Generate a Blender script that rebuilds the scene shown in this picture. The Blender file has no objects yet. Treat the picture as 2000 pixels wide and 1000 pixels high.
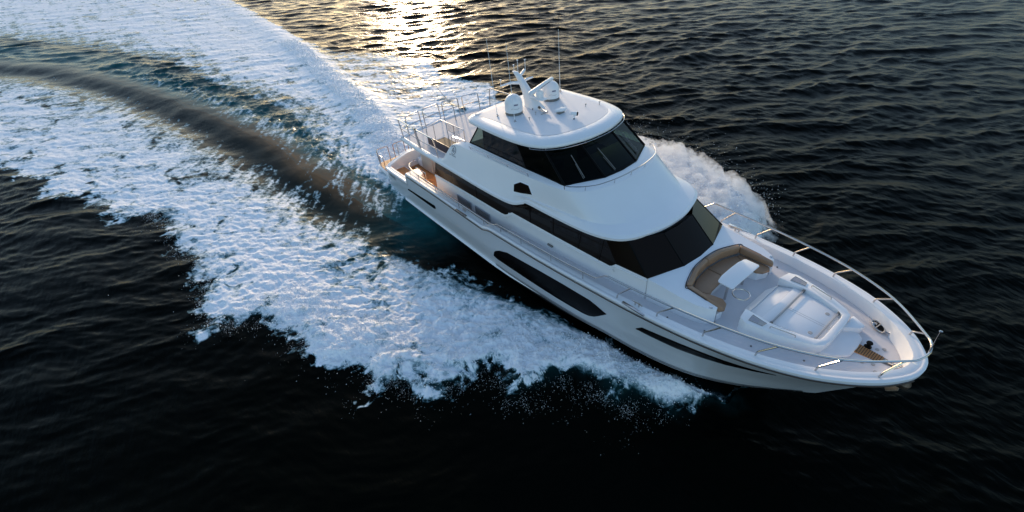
import bpy, bmesh, math, random
import numpy as np
from mathutils import Vector, Matrix
random.seed(4); rng = np.random.RandomState(11)
S = bpy.context.scene
COL = S.collection

# ------------------------------------------------------------------ camera
cam_d = bpy.data.cameras.new('camera'); cam = bpy.data.objects.new('camera', cam_d); COL.objects.link(cam)
CAM = (20.60700, -11.79637, 13.91649)
cam.location = CAM
cam.rotation_euler = (0.87788349, 0.04958262, 0.88358627)
cam_d.sensor_width = 36.0; cam_d.lens = 904.484 / 2000 * 36.0
cam_d.clip_start = 0.1; cam_d.clip_end = 20000
S.camera = cam

# ------------------------------------------------------------------ light
SUN_AZ = math.radians(152.0)      # direction towards the sun, counter-clockwise from +X
SUN_EL = math.radians(9.5)
w = bpy.data.worlds.new("World"); S.world = w; w.use_nodes = True
nt = w.node_tree; bg = nt.nodes['Background']
sky = nt.nodes.new('ShaderNodeTexSky'); sky.sky_type = 'NISHITA'; sky.sun_disc = False
sky.sun_elevation = SUN_EL; sky.sun_rotation = math.pi / 2 - SUN_AZ
sky.air_density = 1.0; sky.dust_density = 0.9; sky.ozone_density = 2.0
nt.links.new(sky.outputs[0], bg.inputs[0]); bg.inputs[1].default_value = 0.15
sd = bpy.data.lights.new('sun', 'SUN'); sun = bpy.data.objects.new('sun', sd); COL.objects.link(sun)
sd.energy = 1.3; sd.angle = math.radians(2.0); sd.color = (1.0, 0.74, 0.48)
sdir = Vector((math.cos(SUN_EL) * math.cos(SUN_AZ), math.cos(SUN_EL) * math.sin(SUN_AZ), math.sin(SUN_EL)))
sun.rotation_euler = sdir.to_track_quat('Z', 'Y').to_euler()
S.view_settings.view_transform = 'Standard'; S.view_settings.look = 'None'
S.view_settings.exposure = 1.05; S.view_settings.gamma = 1.0
S.render.engine = 'CYCLES'; S.cycles.max_bounces = 6
S.render.resolution_x = 1024; S.render.resolution_y = 512

# ------------------------------------------------------------------ materials
def mat(name, base, rough=0.4, metal=0.0, coat=0.0, noise=0.0, nscale=3.0, bump=0.0, bscale=40.0, spec=0.5, rnoise=0.0):
    m = bpy.data.materials.new(name); m.use_nodes = True
    n = m.node_tree; b = n.nodes['Principled BSDF']
    b.inputs['Base Color'].default_value = (*base, 1); b.inputs['Roughness'].default_value = rough
    b.inputs['Metallic'].default_value = metal; b.inputs['Coat Weight'].default_value = coat
    b.inputs['Coat Roughness'].default_value = 0.06; b.inputs['Specular IOR Level'].default_value = spec
    tc = n.nodes.new('ShaderNodeTexCoord')
    if noise or rnoise:
        t = n.nodes.new('ShaderNodeTexNoise'); t.inputs['Scale'].default_value = nscale; t.inputs['Detail'].default_value = 6
        n.links.new(tc.outputs['Object'], t.inputs['Vector'])
    if noise:
        r = n.nodes.new('ShaderNodeMapRange'); r.inputs[3].default_value = 1 - noise; r.inputs[4].default_value = 1 + noise
        n.links.new(t.outputs[0], r.inputs[0])
        v = n.nodes.new('ShaderNodeVectorMath'); v.operation = 'SCALE'; v.inputs[0].default_value = base
        n.links.new(r.outputs[0], v.inputs['Scale']); n.links.new(v.outputs[0], b.inputs['Base Color'])
    if rnoise:
        r = n.nodes.new('ShaderNodeMapRange'); r.inputs[3].default_value = rough - rnoise; r.inputs[4].default_value = rough + rnoise
        n.links.new(t.outputs[0], r.inputs[0]); n.links.new(r.outputs[0], b.inputs['Roughness'])
    if bump:
        t2 = n.nodes.new('ShaderNodeTexNoise'); t2.inputs['Scale'].default_value = bscale; t2.inputs['Detail'].default_value = 4
        n.links.new(tc.outputs['Object'], t2.inputs['Vector'])
        bp = n.nodes.new('ShaderNodeBump'); bp.inputs['Strength'].default_value = 1.0; bp.inputs['Distance'].default_value = bump
        n.links.new(t2.outputs[0], bp.inputs['Height']); n.links.new(bp.outputs[0], b.inputs['Normal'])
    return m
M = {}
M['gel'] = mat('white_gelcoat', (.83, .815, .82), .38, coat=.2, noise=.035, nscale=1.1, rnoise=.12)
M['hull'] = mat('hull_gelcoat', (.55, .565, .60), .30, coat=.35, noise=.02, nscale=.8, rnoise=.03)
M['deck'] = mat('nonskid_deck', (.66, .635, .65), .75, noise=.05, nscale=5, bump=.002, bscale=160)
M['roof'] = mat('satin_roof', (.74, .74, .765), .6, noise=.02, nscale=4)
M['antifoul'] = mat('black_antifoul', (.008, .009, .012), .45)
M['stripe'] = mat('black_stripe', (.012, .012, .016), .3)
M['glass'] = mat('tinted_glass', (.010, .006, .004), .07, spec=.14, rnoise=.03, nscale=.7)
M['hglass'] = mat('hull_glass', (.004, .003, .003), .25, spec=.05)
M['frame'] = mat('black_frame', (.004, .004, .004), .5, spec=.08)
M['steel'] = mat('polished_steel', (.60, .56, .53), .2, metal=1.0, noise=.1, nscale=9)
M['bronze'] = mat('rub_strake_steel', (.12, .09, .07), .4, metal=.6)
M['teak'] = mat('teak', (.52, .23, .07), .6, noise=.25, nscale=8)
M['leather'] = mat('brown_vinyl', (.33, .19, .11), .55, noise=.12, nscale=6, bump=.006, bscale=5)
M['leatherd'] = mat('brown_vinyl_dark', (.06, .034, .026), .6)
M['grey'] = mat('grey_trim', (.16, .15, .14), .5, noise=.2, nscale=20)
M['lgrey'] = mat('light_grey_trim', (.40, .38, .37), .5)
M['cream'] = mat('cream_gelcoat', (.50, .44, .38), .4, noise=.05)
M['mesh'] = mat('smoked_panel', (.05, .025, .025), .3)
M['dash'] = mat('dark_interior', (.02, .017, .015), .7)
M['vent'] = mat('vent_louvre', (.34, .33, .37), .5, noise=.2, nscale=30)
M['logo'] = mat('emblem_grey', (.09, .09, .13), .4)
M['blue'] = mat('dark_blue_mark', (.05, .04, .14), .5)
M['orange'] = mat('swim_platform_teak', (.62, .24, .05), .55, noise=.25, nscale=6)
M['amber'] = mat('cabin_wood', (.22, .10, .045), .5, noise=.3, nscale=3)
# wheelhouse glass one can look through a little
m = bpy.data.materials.new('wheelhouse_glass'); m.use_nodes = True; n = m.node_tree
for x in list(n.nodes): n.nodes.remove(x)
o = n.nodes.new('ShaderNodeOutputMaterial'); tr = n.nodes.new('ShaderNodeBsdfTransparent'); tr.inputs[0].default_value = (.16, .24, .21, 1)
gl = n.nodes.new('ShaderNodeBsdfGlossy'); gl.inputs['Roughness'].default_value = .04; gl.inputs[0].default_value = (1, 1, 1, 1)
fr = n.nodes.new('ShaderNodeLayerWeight'); fr.inputs[0].default_value = .12; mx = n.nodes.new('ShaderNodeMixShader')
fk = n.nodes.new('ShaderNodeMath'); fk.operation = 'MULTIPLY'; fk.inputs[1].default_value = .24; n.links.new(fr.outputs['Facing'], fk.inputs[0]); n.links.new(fk.outputs[0], mx.inputs[0]); n.links.new(tr.outputs[0], mx.inputs[1]); n.links.new(gl.outputs[0], mx.inputs[2]); n.links.new(mx.outputs[0], o.inputs[0])
M['wglass'] = m
# planked teak
def planks(m, axis=1, pitch=.06):
    n = m.node_tree; b = n.nodes['Principled BSDF']; tc = n.nodes.new('ShaderNodeTexCoord')
    sp = n.nodes.new('ShaderNodeSeparateXYZ'); n.links.new(tc.outputs['Object'], sp.inputs[0])
    md = n.nodes.new('ShaderNodeMath'); md.operation = 'PINGPONG'; md.inputs[1].default_value = pitch / 2; n.links.new(sp.outputs[axis], md.inputs[0])
    gt = n.nodes.new('ShaderNodeMath'); gt.operation = 'GREATER_THAN'; gt.inputs[1].default_value = .005; n.links.new(md.outputs[0], gt.inputs[0])
    old = b.inputs['Base Color'].links[0].from_socket
    mx = n.nodes.new('ShaderNodeMix'); mx.data_type = 'RGBA'; mx.inputs[6].default_value = (.02, .012, .01, 1)
    n.links.new(gt.outputs[0], mx.inputs[0]); n.links.new(old, mx.inputs[7]); n.links.new(mx.outputs[2], b.inputs['Base Color'])
planks(M['teak'], 1); planks(M['orange'], 1, .07)

# ------------------------------------------------------------------ helpers
def link(name, me, material, parent=None, angle=35):
    if material: me.materials.append(material)
    for p in me.polygons: p.use_smooth = True
    me.set_sharp_from_angle(angle=math.radians(angle))
    ob = bpy.data.objects.new(name, me); COL.objects.link(ob)
    if parent: ob.parent = parent
    return ob
class MB:
    def __init__(s): s.v = []; s.f = []
    def add(s, v, f):
        o = len(s.v); s.v += [tuple(map(float, p)) for p in v]; s.f += [tuple(i + o for i in q) for q in f]; return s
    def tube(s, pts, r, seg=8, closed=False, caps=True):
        P = [Vector(p) for p in pts]; n = len(P); R = r if hasattr(r, '__len__') else [r] * n
        ring = []; up = None
        for i in range(n):
            a = P[(i - 1) % n] if (closed or i > 0) else P[i]; b = P[(i + 1) % n] if (closed or i < n - 1) else P[i]
            t = (b - a).normalized()
            if up is None:
                up = Vector((0, 0, 1)) if abs(t.z) < .9 else Vector((1, 0, 0))
            x = (up - t * up.dot(t)).normalized(); up = x; y = t.cross(x)
            ring.append([P[i] + (x * math.cos(2 * math.pi * k / seg) + y * math.sin(2 * math.pi * k / seg)) * R[i] for k in range(seg)])
        v = [q for g in ring for q in g]; f = []
        for i in range(n if closed else n - 1):
            j = (i + 1) % n
            for k in range(seg):
                l = (k + 1) % seg; f.append((i * seg + k, i * seg + l, j * seg + l, j * seg + k))
        if not closed and caps: f += [tuple(range(seg - 1, -1, -1)), tuple(range((n - 1) * seg, n * seg))]
        return s.add(v, f)
    def grid(s, rows, close=False):
        n = len(rows[0]); v = [p for r in rows for p in r]; f = []
        for i in range(len(rows) - 1):
            for k in range(n if close else n - 1):
                l = (k + 1) % n; f.append((i * n + k, i * n + l, (i + 1) * n + l, (i + 1) * n + k))
        return s.add(v, f)
    def lathe(s, c, prof, seg=32):
        rows = [[(c[0] + r * math.cos(2 * math.pi * k / seg), c[1] + r * math.sin(2 * math.pi * k / seg), c[2] + z) for k in range(seg)] for r, z in prof]
        return s.grid(rows, True)
    def prism(s, poly, z0, z1):
        """poly (x,y); z0/z1 number or function(x,y)"""
        a = z0 if callable(z0) else (lambda x, y: z0); b = z1 if callable(z1) else (lambda x, y: z1)
        n = len(poly); v = [(x, y, a(x, y)) for x, y in poly] + [(x, y, b(x, y)) for x, y in poly]
        f = [tuple(range(n - 1, -1, -1)), tuple(range(n, 2 * n))] + [(i, (i + 1) % n, n + (i + 1) % n, n + i) for i in range(n)]
        return s.add(v, f)
    def box(s, x0, x1, y0, y1, z0, z1): return s.prism([(x0, y0), (x1, y0), (x1, y1), (x0, y1)], z0, z1)
    def slab(s, quad, nrm, t):
        """flat polygon given in 3D thickened by t along nrm"""
        q = [Vector(p) for p in quad]; nv = Vector(nrm).normalized() * t; n = len(q)
        return s.add(q + [p + nv for p in q], [tuple(range(n - 1, -1, -1)), tuple(range(n, 2 * n))] + [(i, (i + 1) % n, n + (i + 1) % n, n + i) for i in range(n)])
    def build(s, name, material, parent=None, bevel=0, segs=2, angle=35, recalc=True):
        me = bpy.data.meshes.new(name); me.from_pydata(s.v, [], s.f); me.update()
        bm = bmesh.new(); bm.from_mesh(me)
        bmesh.ops.remove_doubles(bm, verts=bm.verts, dist=1e-4)
        if recalc: bmesh.ops.recalc_face_normals(bm, faces=bm.faces)
        if bevel:
            ed = [e for e in bm.edges if len(e.link_faces) == 2 and e.calc_face_angle(0) > math.radians(28)]
            bmesh.ops.bevel(bm, geom=ed, offset=bevel, segments=segs, affect='EDGES', profile=.5, clamp_overlap=True)
        bm.to_mesh(me); bm.free()
        return link(name, me, material, parent, angle)
def cr(pts, sub=4):
    """Catmull-Rom through pts (tuples of any size)"""
    P = np.array(pts, float); n = len(P); out = []
    for i in range(n - 1):
        p0 = P[max(i - 1, 0)]; p1 = P[i]; p2 = P[i + 1]; p3 = P[min(i + 2, n - 1)]
        for k in range(sub):
            t = k / sub
            out.append(.5 * (2 * p1 + (p2 - p0) * t + (2 * p0 - 5 * p1 + 4 * p2 - p3) * t * t + (3 * p1 - p0 - 3 * p2 + p3) * t ** 3))
    out.append(P[-1]); return np.array(out)
def mirror(pts): return [(p[0], -p[1], *p[2:]) for p in pts]
def both(pts):
    """half curve (y>=0) running to the centreline -> full curve, starboard(-y) first"""
    a = [tuple(p) for p in pts]; return mirror(a) + a[::-1][1:]
def fillet(pts, r, n=5, closed=False):
    P = [Vector(p) for p in pts]; out = []; N = len(P)
    for i in range(N):
        if not closed and i in (0, N - 1): out.append(P[i]); continue
        a, b, c = P[(i - 1) % N], P[i], P[(i + 1) % N]
        d1 = (a - b); d2 = (c - b); q = min(r, d1.length * .45, d2.length * .45)
        s_, e_ = b + d1.normalized() * q, b + d2.normalized() * q
        for k in range(n + 1):
            t = k / n; out.append(s_ * (1 - t) ** 2 + b * 2 * t * (1 - t) + e_ * t * t)
    return out

# ------------------------------------------------------------------ the yacht (built in its own frame, x forward, y to port)
TAU = math.radians(2.5)
yacht = bpy.data.objects.new('motor_yacht', None); COL.objects.link(yacht)
yacht.location = Vector((2, 0, 0)) - Matrix.Rotation(-TAU, 3, 'Y') @ Vector((2, 0, -.45))
yacht.rotation_euler = (0, -TAU, 0)
yacht['label'] = 'large white motor yacht with black windows, running at speed through its own foam'
yacht['category'] = 'yacht'
Y = yacht

# hull waterlines, port half, stern centre -> bow centre
A = [(-2.98,0),(-2.97,.9),(-2.92,1.8),(-2.84,2.4),(-2.70,2.78),(-2.42,2.95),(-1,3.01),(2,3.05),(5,3.07),(8,3.09),(11,3.10),(13,3.10),(14.4,3.08),(15.8,2.99),(17.2,2.82),(18.5,2.53),(19.6,2.12),(20.4,1.63),(20.98,1.12),(21.33,.64),(21.48,.30),(21.52,0)]
Cw = [(-2.96,0),(-2.95,.9),(-2.90,1.8),(-2.82,2.35),(-2.68,2.72),(-2.42,2.88),(-1,2.94),(2,2.99),(5,3.01),(8,3.02),(11,3.01),(12.9,2.97),(14.1,2.90),(15.3,2.73),(16.6,2.44),(17.7,2.05),(18.6,1.58),(19.3,1.12),(19.8,.72),(20.2,.36),(20.4,.13),(20.45,0)]
D = [(-2.94,0),(-2.93,.9),(-2.88,1.8),(-2.80,2.3),(-2.66,2.66),(-2.42,2.80),(-1,2.84),(2,2.87),(5,2.88),(8,2.88),(11,2.86),(12.6,2.78),(13.8,2.66),(15.0,2.50),(16.2,2.24),(17.2,1.86),(18.05,1.40),(18.75,.90),(19.2,.55),(19.6,.25),(19.8,.09),(19.86,0)]
Ew = [(-2.92,0),(-2.91,.9),(-2.86,1.8),(-2.78,2.2),(-2.64,2.56),(-2.42,2.70),(-1,2.72),(2,2.74),(5,2.74),(8,2.72),(11,2.66),(12.4,2.54),(13.5,2.36),(14.6,2.12),(15.7,1.78),(16.7,1.38),(17.5,1.0),(18.2,.62),(18.7,.36),(19.1,.16),(19.3,.05),(19.36,0)]
F = [(p[0] - .02 - max(0, (p[0] - 11) * .1), p[1] * .03) for p in Ew]
def zs(x):   # sheer with its two steps
    z = np.interp(x, [-2.6,.14,.24,3,6.95,7.15,7.6,7.8,10.6,12,13.9,15.1,18.5,21.5], [1.02,1.10,1.66,1.68,1.63,1.63,1.78,1.81,1.95,2.06,2.24,2.33,2.55,2.80])
    return z
def top_z(x, y):
    z = float(zs(x))
    if x < -2.4: z += .32 * max(0., min(1., (2.9 - abs(y)) / 1.6))
    return z
SUB = 8
Ad, Cd, Dd, Ed, Fd = [cr(c, SUB) for c in (A, Cw, D, Ew, F)]
# keep the vertical steps of the sheer crisp
def insert_x(arrs, xq):
    i = int(np.searchsorted(arrs[0][:, 0], xq)); t = (xq - arrs[0][i-1, 0]) / (arrs[0][i, 0] - arrs[0][i-1, 0])
    return [np.insert(a, i, a[i-1] * (1 - t) + a[i] * t, axis=0) for a in arrs]
for xq in (.14, .24, 6.95, 7.15, 7.6, 7.8): Ad, Cd, Dd, Ed, Fd = insert_x([Ad, Cd, Dd, Ed, Fd], xq)
n_w = len(Ad)
rowA = [(p[0], p[1], top_z(p[0], p[1])) for p in Ad]
def nrm2(c):
    c = np.array(c); t = np.gradient(c[:, :2], axis=0); t /= np.linalg.norm(t, axis=1)[:, None] + 1e-9
    return np.stack([-t[:, 1], t[:, 0]], 1) * -1      # outward is away from centre
NA = nrm2(rowA)
if (NA[n_w // 2] * np.array([0, 1])).sum() < 0: NA = -NA
def off(row, d, dz=0):
    out = []
    for (x, y, z), nn in zip(row, NA):
        yy = y + nn[1] * d; out.append((x + nn[0] * d, max(yy, 0), z + dz))
    return out
rowA2 = off(rowA, -.01, -.07); rowB = off(rowA, -.06, -.20)
zC = lambda x: float(np.interp(x, [-3, 8, 14, 18, 21], [.45, .62, .95, 1.05, 1.05]))
rowC = [(p[0], p[1], zC(p[0])) for p in Cd]
zD = lambda x: float(np.interp(x, [-3, 5, 8.5, 12, 13.8, 15.5, 17, 18, 19, 19.9], [-.32, -.32, -.33, -.12, -.02, -.04, -.04, .03, .12, .2]))
rowD = [(p[0], p[1], zD(p[0])) for p in Dd]
rowE = [(p[0], p[1], zD(p[0]) - .38) for p in Ed]
rowF = [(p[0], p[1], float(np.interp(p[0], [-3, 14, 17, 18.6], [-1.35, -1.3, -1.05, -.5]))) for p in Fd]
def mid(a, b, t, k=0.):   # concave flare between two lines
    out = []
    for p, q in zip(a, b):
        f = float(np.interp(p[0], [10, 17, 20.5], [0, 1, .6])) * k
        yy = p[1] * (1 - t) + q[1] * t; out.append((p[0]*(1-t)+q[0]*t, max(0, yy - f * (1 if yy > .3 else yy / .3)), p[2]*(1-t)+q[2]*t))
    return out
_r = np.array([rowA2, rowB, mid(rowB, rowC, .5, .05), rowC, mid(rowC, rowD, .5, .02), rowD])
_c = cr(_r.reshape(len(_r), -1), 3).reshape(-1, len(rowA2), 3); _c[:, :, 1] = np.maximum(_c[:, :, 1], 0)
rows = [[tuple(p) for p in r] for r in _c]
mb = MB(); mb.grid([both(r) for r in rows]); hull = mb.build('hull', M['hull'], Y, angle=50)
mb = MB(); mb.grid([both(r) for r in [off(rowD, 0, 0), rowE, rowF]]); mb.build('underbody', M['antifoul'], hull)
def H(x, z):   # half breadth of the hull side at (x,z)
    zz, yy = [], []
    for r in rows[::-1]:
        a = np.array(r); a = a[a[:, 0] > -2.4]
        yy.append(float(np.interp(x, a[:, 0], a[:, 1]))); zz.append(float(np.interp(x, a[:, 0], a[:, 2])))
    return float(np.interp(z, zz, yy))
# gunwale cap, rub strake
capo = off(rowA, 0, 0); capr = off(rowA, -.045, .035); cap1 = off(rowA, -.10, .035); cap2 = off(rowA, -.13, .022); cap3 = off(rowA, -.16, .036); capi = off(rowA, -.31, .03); capd = off(rowA, -.33, -.05)
def clampx(r, xm): return [(min(p[0], xm), p[1], p[2]) for p in r]
capi = clampx(capi, 21.22); capd = clampx(capd, 21.2); cap3 = clampx(cap3, 21.37); cap2 = clampx(cap2, 21.4)
mb = MB(); mb.grid([both(r) for r in [rowA2, capo, capr, cap1, cap2, cap3, capi, capd]]); mb.build('gunwale_cap', M['gel'], hull, angle=60)
a0 = [i for i, p in enumerate(rowA) if p[0] > .26]
rub = [off(rowA, .012, -.115)[i] for i in a0 if rowA[i][0] < 21.45]
for sgn in (1, -1):
    mb = MB(); mb.tube([(p[0], sgn * p[1], p[2]) for p in rub], .021, 6); mb.build('rub_rail', M['bronze'], hull)
# inner bulwark
def deckz(x): return float(np.interp(x, [-3, 6.9, 7.4, 8.0, 14, 18, 21.5], [.45, .45, .95, 1.45, 1.98, 2.22, 2.42]))
wall_in = [(p[0], p[1], p[2]) for p in capd]; wall_bot = [(p[0] - (.05 if p[0] > 20.5 else 0), max(0, p[1] - .02), min(deckz(p[0]) - .02, p[2] - .02)) for p in capd]
mb = MB(); mb.grid([both(wall_in), both(wall_bot)]); mb.build('bulwark', M['gel'], hull)
# decks
mb = MB(); ix = [i for i, p in enumerate(capd) if p[0] > 7.0]
rr = []
for f in np.linspace(-1, 1, 9):
    rr.append([(wall_bot[i][0], wall_bot[i][1] * f, deckz(wall_bot[i][0]) + .05 * (1 - f * f)) for i in ix])
mb.grid(rr); fd = mb.build('foredeck', M['deck'], Y)
mb = MB(); ix = [i for i, p in enumerate(capd) if p[0] < 7.2]
mb.grid([[(wall_bot[i][0], wall_bot[i][1] * f, .45) for i in ix] for f in (-1, 0, 1)]); mb.build('aft_deck', M['teak'], Y)
# spray rail along the chine and boot stripes
for sgn in (1, -1):
    mb = MB(); o_, t_, b_ = [], [], []
    for x in np.linspace(-2.45, 10.5, 60):
        zd = zD(x); y = H(x, zd); k = min(1, (10.6 - x) / 3); t_.append((x, sgn * (y + .0), zd+.06)); o_.append((x, sgn * (y + .10 * k), zd)); b_.append((x, sgn * (y - .05), zd-.07))
    mb.grid([t_, o_, b_]); mb.build('spray_rail', M['gel'], hull)
    for z0, z1 in ((.05, .095), (.145, .17)):
        mb = MB(); a_, b_ = [], []
        for x in np.linspace(7.6, 19.55, 110):
            e = .016; zd = zD(x); a_.append((x, sgn * (H(x, zd+z0) + e), zd+z0)); b_.append((x, sgn * (H(x, zd+z1) + e), zd+z1))
        mb.grid([a_, b_]); mb.build('boot_stripe', M['stripe'], hull)
# hull windows: outline (x,z) top and bottom curves
def hull_strip(name, top, bot, sgn, material, e=.022, n=140, x0=None, x1=None):
    T = np.array(top); B = np.array(bot); x0 = T[0][0]; x1 = T[-1][0]
    def rw(d, e):
        rr_ = [[] for _ in range(7)]
        for x in np.linspace(x0, x1, n):
            zt = np.interp(x, T[:, 0], T[:, 1]) + d; zb = np.interp(x, B[:, 0], B[:, 1]) - d
            for i_ in range(7):
                z = zt + (zb - zt) * i_ / 6; rr_[i_].append((x, sgn * (H(x, z) + (e if 0 < i_ < 6 else .004)), z))
        return rr_
    mb = MB(); mb.grid(rw(0, e)); w_ = mb.build(name, material, hull)
    return w_
w1t = [(7.66,.36),(7.74,.58),(7.9,.74),(8.18,.90),(8.75,1.10),(10.6,1.30),(12.0,1.42),(13.27,1.48),(13.6,1.42),(14.02,1.30)]
w1b = [(7.66,.33),(7.72,.24),(7.88,.22),(10.1,.31),(11.6,.38),(12.9,.48),(13.2,.57),(13.45,.74),(14.02,1.28)]
w2t = [(15.16,1.40),(15.38,1.62),(16.2,1.72),(17.0,1.81),(17.9,1.89),(18.6,1.97),(19.1,2.08)]
w2b = [(15.16,1.37),(15.4,1.35),(16.5,1.35),(17.2,1.42),(17.9,1.54),(18.6,1.77),(19.1,2.07)]
w3t = [(.02,.62),(.12,.72),(2.9,.86),(2.98,.76)]
w3b = [(.02,.64),(.06,.60),(2.75,.62),(2.9,.66),(2.98,.74)]
for sgn in (1, -1):
    for t, b in ((w1t, w1b), (w2t, w2b), (w3t, w3b)):
        fr_ = hull_strip('hull_window', t, b, sgn, M['hglass'])
# name lettering by the stern: short dark letters on the quarter
for sgn in (1, -1):
    mb = MB()
    for k, (a, b) in enumerate(((-2.18,-2.08),(-2.02,-1.90),(-1.86,-1.74),(-1.69,-1.58),(-1.54,-1.42))):
        z0 = .68; e = .012; h = .13 if k % 2 else .17
        mb.grid([[(a, sgn*(H(a,z0)+e), z0), (a+.02, sgn*(H(a,z0+h)+e), z0+h)], [(a+.05, sgn*(H(a,z0)+e), z0), (a+.07, sgn*(H(a,z0+h)+e), z0+h)]])
        if k != 3: mb.grid([[(a+.05, sgn*(H(a,z0)+e), z0), (a+.05, sgn*(H(a,z0+.05)+e), z0+.05)], [(b, sgn*(H(b,z0)+e), z0), (b, sgn*(H(b,z0+.05)+e), z0+.05)]])
    mb.build('name_lettering', M['stripe'], hull)
# swim platform
mb = MB(); mb.prism([(-2.9,-2.62),(-4.8,-2.5),(-5.15,-2.2),(-5.25,0),(-5.15,2.2),(-4.8,2.5),(-2.9,2.62)], .02, .20)
sp = mb.build('swim_platform', M['gel'], Y, bevel=.03)
mb = MB(); mb.prism([(-2.99,-2.5),(-4.75,-2.38),(-5.05,-2.12),(-5.15,0),(-5.05,2.12),(-4.75,2.38),(-2.99,2.5)], .204, .222); mb.build('teak_pad', M['orange'], sp)
mb = MB(); mb.grid([[(-3.02, y, .12) for y in np.linspace(-2.3, 2.3, 8)], [(-3.04, y, .95) for y in np.linspace(-2.3, 2.3, 8)]]); mb.build('transom_panel', M['orange'], Y)
for y0 in (-2.3, -1.2, -.2):
    mb = MB(); mb.tube(fillet([(-4.93, y0, .2),(-4.95,y0,1.15),(-4.95,y0+.75,1.15),(-4.93,y0+.75,.2)], .12), .026); mb.build('staple_rail', M['steel'], sp)
for y0 in (-2.45,):
    mb = MB(); mb.tube(fillet([(-4.5, y0+.05, .2),(-4.5,y0+.05,1.0),(-3.8,y0,1.05),(-3.8,y0,.2)], .15), .026); mb.build('staple_rail', M['steel'], sp)
for y0 in (-1.75, -.65):
    mb = MB(); mb.tube(fillet([(-2.95, y0, 1.2),(-3.0,y0,2.0),(-3.0,y0+.85,2.05),(-2.95,y0+.85,1.3)], .12), .026); mb.build('staple_rail', M['steel'], hull)

# ---------------- cockpit
mb = MB(); mb.prism([(-2.55,-2.62),(-1.25,-2.62),(-1.25,-1.75),(-2.55,-1.75)], .45, .72); cs = mb.build('boarding_step', M['gel'], Y, bevel=.04)
mb = MB(); mb.prism([(-2.4,-2.45),(-1.45,-2.5),(-1.45,-1.85),(-2.4,-1.85)], .724, .738); mb.build('teak_pad', M['teak'], cs)
mb = MB(); mb.prism([(-1.9,-.95),(-.6,-.95),(-.6,.9),(-1.9,.9)], .452, 1.62); sm = mb.build('bar_unit', M['cream'], Y, bevel=.08, segs=3)
mb = MB(); mb.lathe((-.42, -.78, .452), [(.17, 0), (.17, 2.99)], 20); mb.build('pillar', M['cream'], Y)
mb = MB(); mb.prism([(-2.5,-.9),(-2.0,-.9),(-2.0,1.6),(-2.5,1.6)], .452, .95); st = mb.build('cockpit_seat', M['gel'], Y, bevel=.06)
mb = MB(); mb.box(2.3, 2.36, -2.1, 2.1, .452, 3.44); bk = mb.build('saloon_bulkhead', M['amber'], Y)
mb = MB(); mb.box(2.26, 2.296, -1.5, 1.5, .5, 2.6); mb.build('glass_door', M['glass'], bk)
for s_ in (-1, 1):   # high bulwark end moulding by the boarding gate
    mb = MB(); mb.prism([(.16,s_*2.72),(.16,s_*2.3),(.3,s_*2.22),(.9,s_*2.3),(1.3,s_*2.72)], .452, 1.68); mb.build('gate_coaming', M['gel'], Y, bevel=.05)

for lx, ly in ((.9, -.9), (1.6, .9)):
    mb = MB(); mb.lathe((lx, ly, 3.42), [(0, 0), (.07, 0), (.08, .02), (.08, .04), (0, .04)], 16); lp = mb.build('ceiling_lamp', None, Y)
    lm = bpy.data.materials.new('lamp_lens'); lm.use_nodes = True; lb = lm.node_tree.nodes['Principled BSDF']; lb.inputs['Emission Color'].default_value = (1, .62, .3, 1); lb.inputs['Emission Strength'].default_value = 6; lp.data.materials.append(lm)
    ld = bpy.data.lights.new('ceiling_lamp_light', 'POINT'); lo_ = bpy.data.objects.new('ceiling_lamp_light', ld); COL.objects.link(lo_); lo_.parent = lp; lo_.location = (lx, ly, 3.36)
    ld.energy = 26; ld.color = (1, .58, .28); ld.shadow_soft_size = .12
# ---------------- deckhouse
def strip_wall(name, bot, top, material, parent, **k):
    mb = MB(); mb.grid([bot, top]); return mb.build(name, material, parent, **k)
wb = [(1.95,2.17,1.95),(4.4,2.16,2.0),(7.4,2.15,2.02),(7.62,2.15,2.05),(7.8,2.15,2.14),(8.0,2.15,2.30),(8.13,2.15,2.38),(10.5,2.15,2.46),(13.36,2.14,2.57),(13.46,2.14,2.62),(13.62,2.14,2.78),(13.7,2.14,2.80),(14.86,2.09,2.88),(15.30,.80,2.915),(15.36,0,2.915)]
lo = [(p[0], p[1] + .03 if i < 13 else p[1], .46 if p[0] < 14.5 else 2.0) for i, p in enumerate(wb)]
house = strip_wall('deckhouse', both(lo), both(wb), M['gel'], Y, angle=30)
# moulded sill along the side of the deckhouse
for s_ in (-1, 1):
    mb = MB(); mb.tube([(p[0], s_ * (p[1] + .015), p[2] - .10) for p in cr([q for q in wb[:13]], 3)], .03, 6); mb.build('sill_moulding', M['gel'], house)
    for x0, x1 in ((3.9, 5.05), (5.38, 6.5)):
        mb = MB(); mb.box(x0, x1, s_*2.18 if s_ > 0 else -2.215, s_*2.215 if s_ > 0 else -2.18, 1.18, 1.56)
        v = mb.build('vent_panel', M['vent'], house)
        mb = MB()
        for k in range(7): mb.box(x0 + .04, x1 - .04, min(s_*2.215, s_*2.227), max(s_*2.215, s_*2.227), 1.215 + k*.048, 1.235 + k*.048)
        mb.build('louvre', M['grey'], v)
    mb = MB(); mb.box(10.35, 10.62, min(s_*2.18, s_*2.24), max(s_*2.18, s_*2.24), 1.92, 1.98); mb.build('courtesy_light', M['grey'], house)
topx = [(2.6,2.23,3.44),(4.4,2.23,3.46),(7.4,2.23,3.46),(7.62,2.23,3.46),(7.8,2.23,3.46),(8.0,2.23,3.47),(8.13,2.23,3.48),(10.5,2.22,3.64),(12.9,2.12,3.68),(12.95,2.12,3.68),(13.0,2.12,3.68),(13.05,2.12,3.68),(13.75,1.82,3.72),(14.38,.77,3.73),(14.44,0,3.73)]
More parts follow.
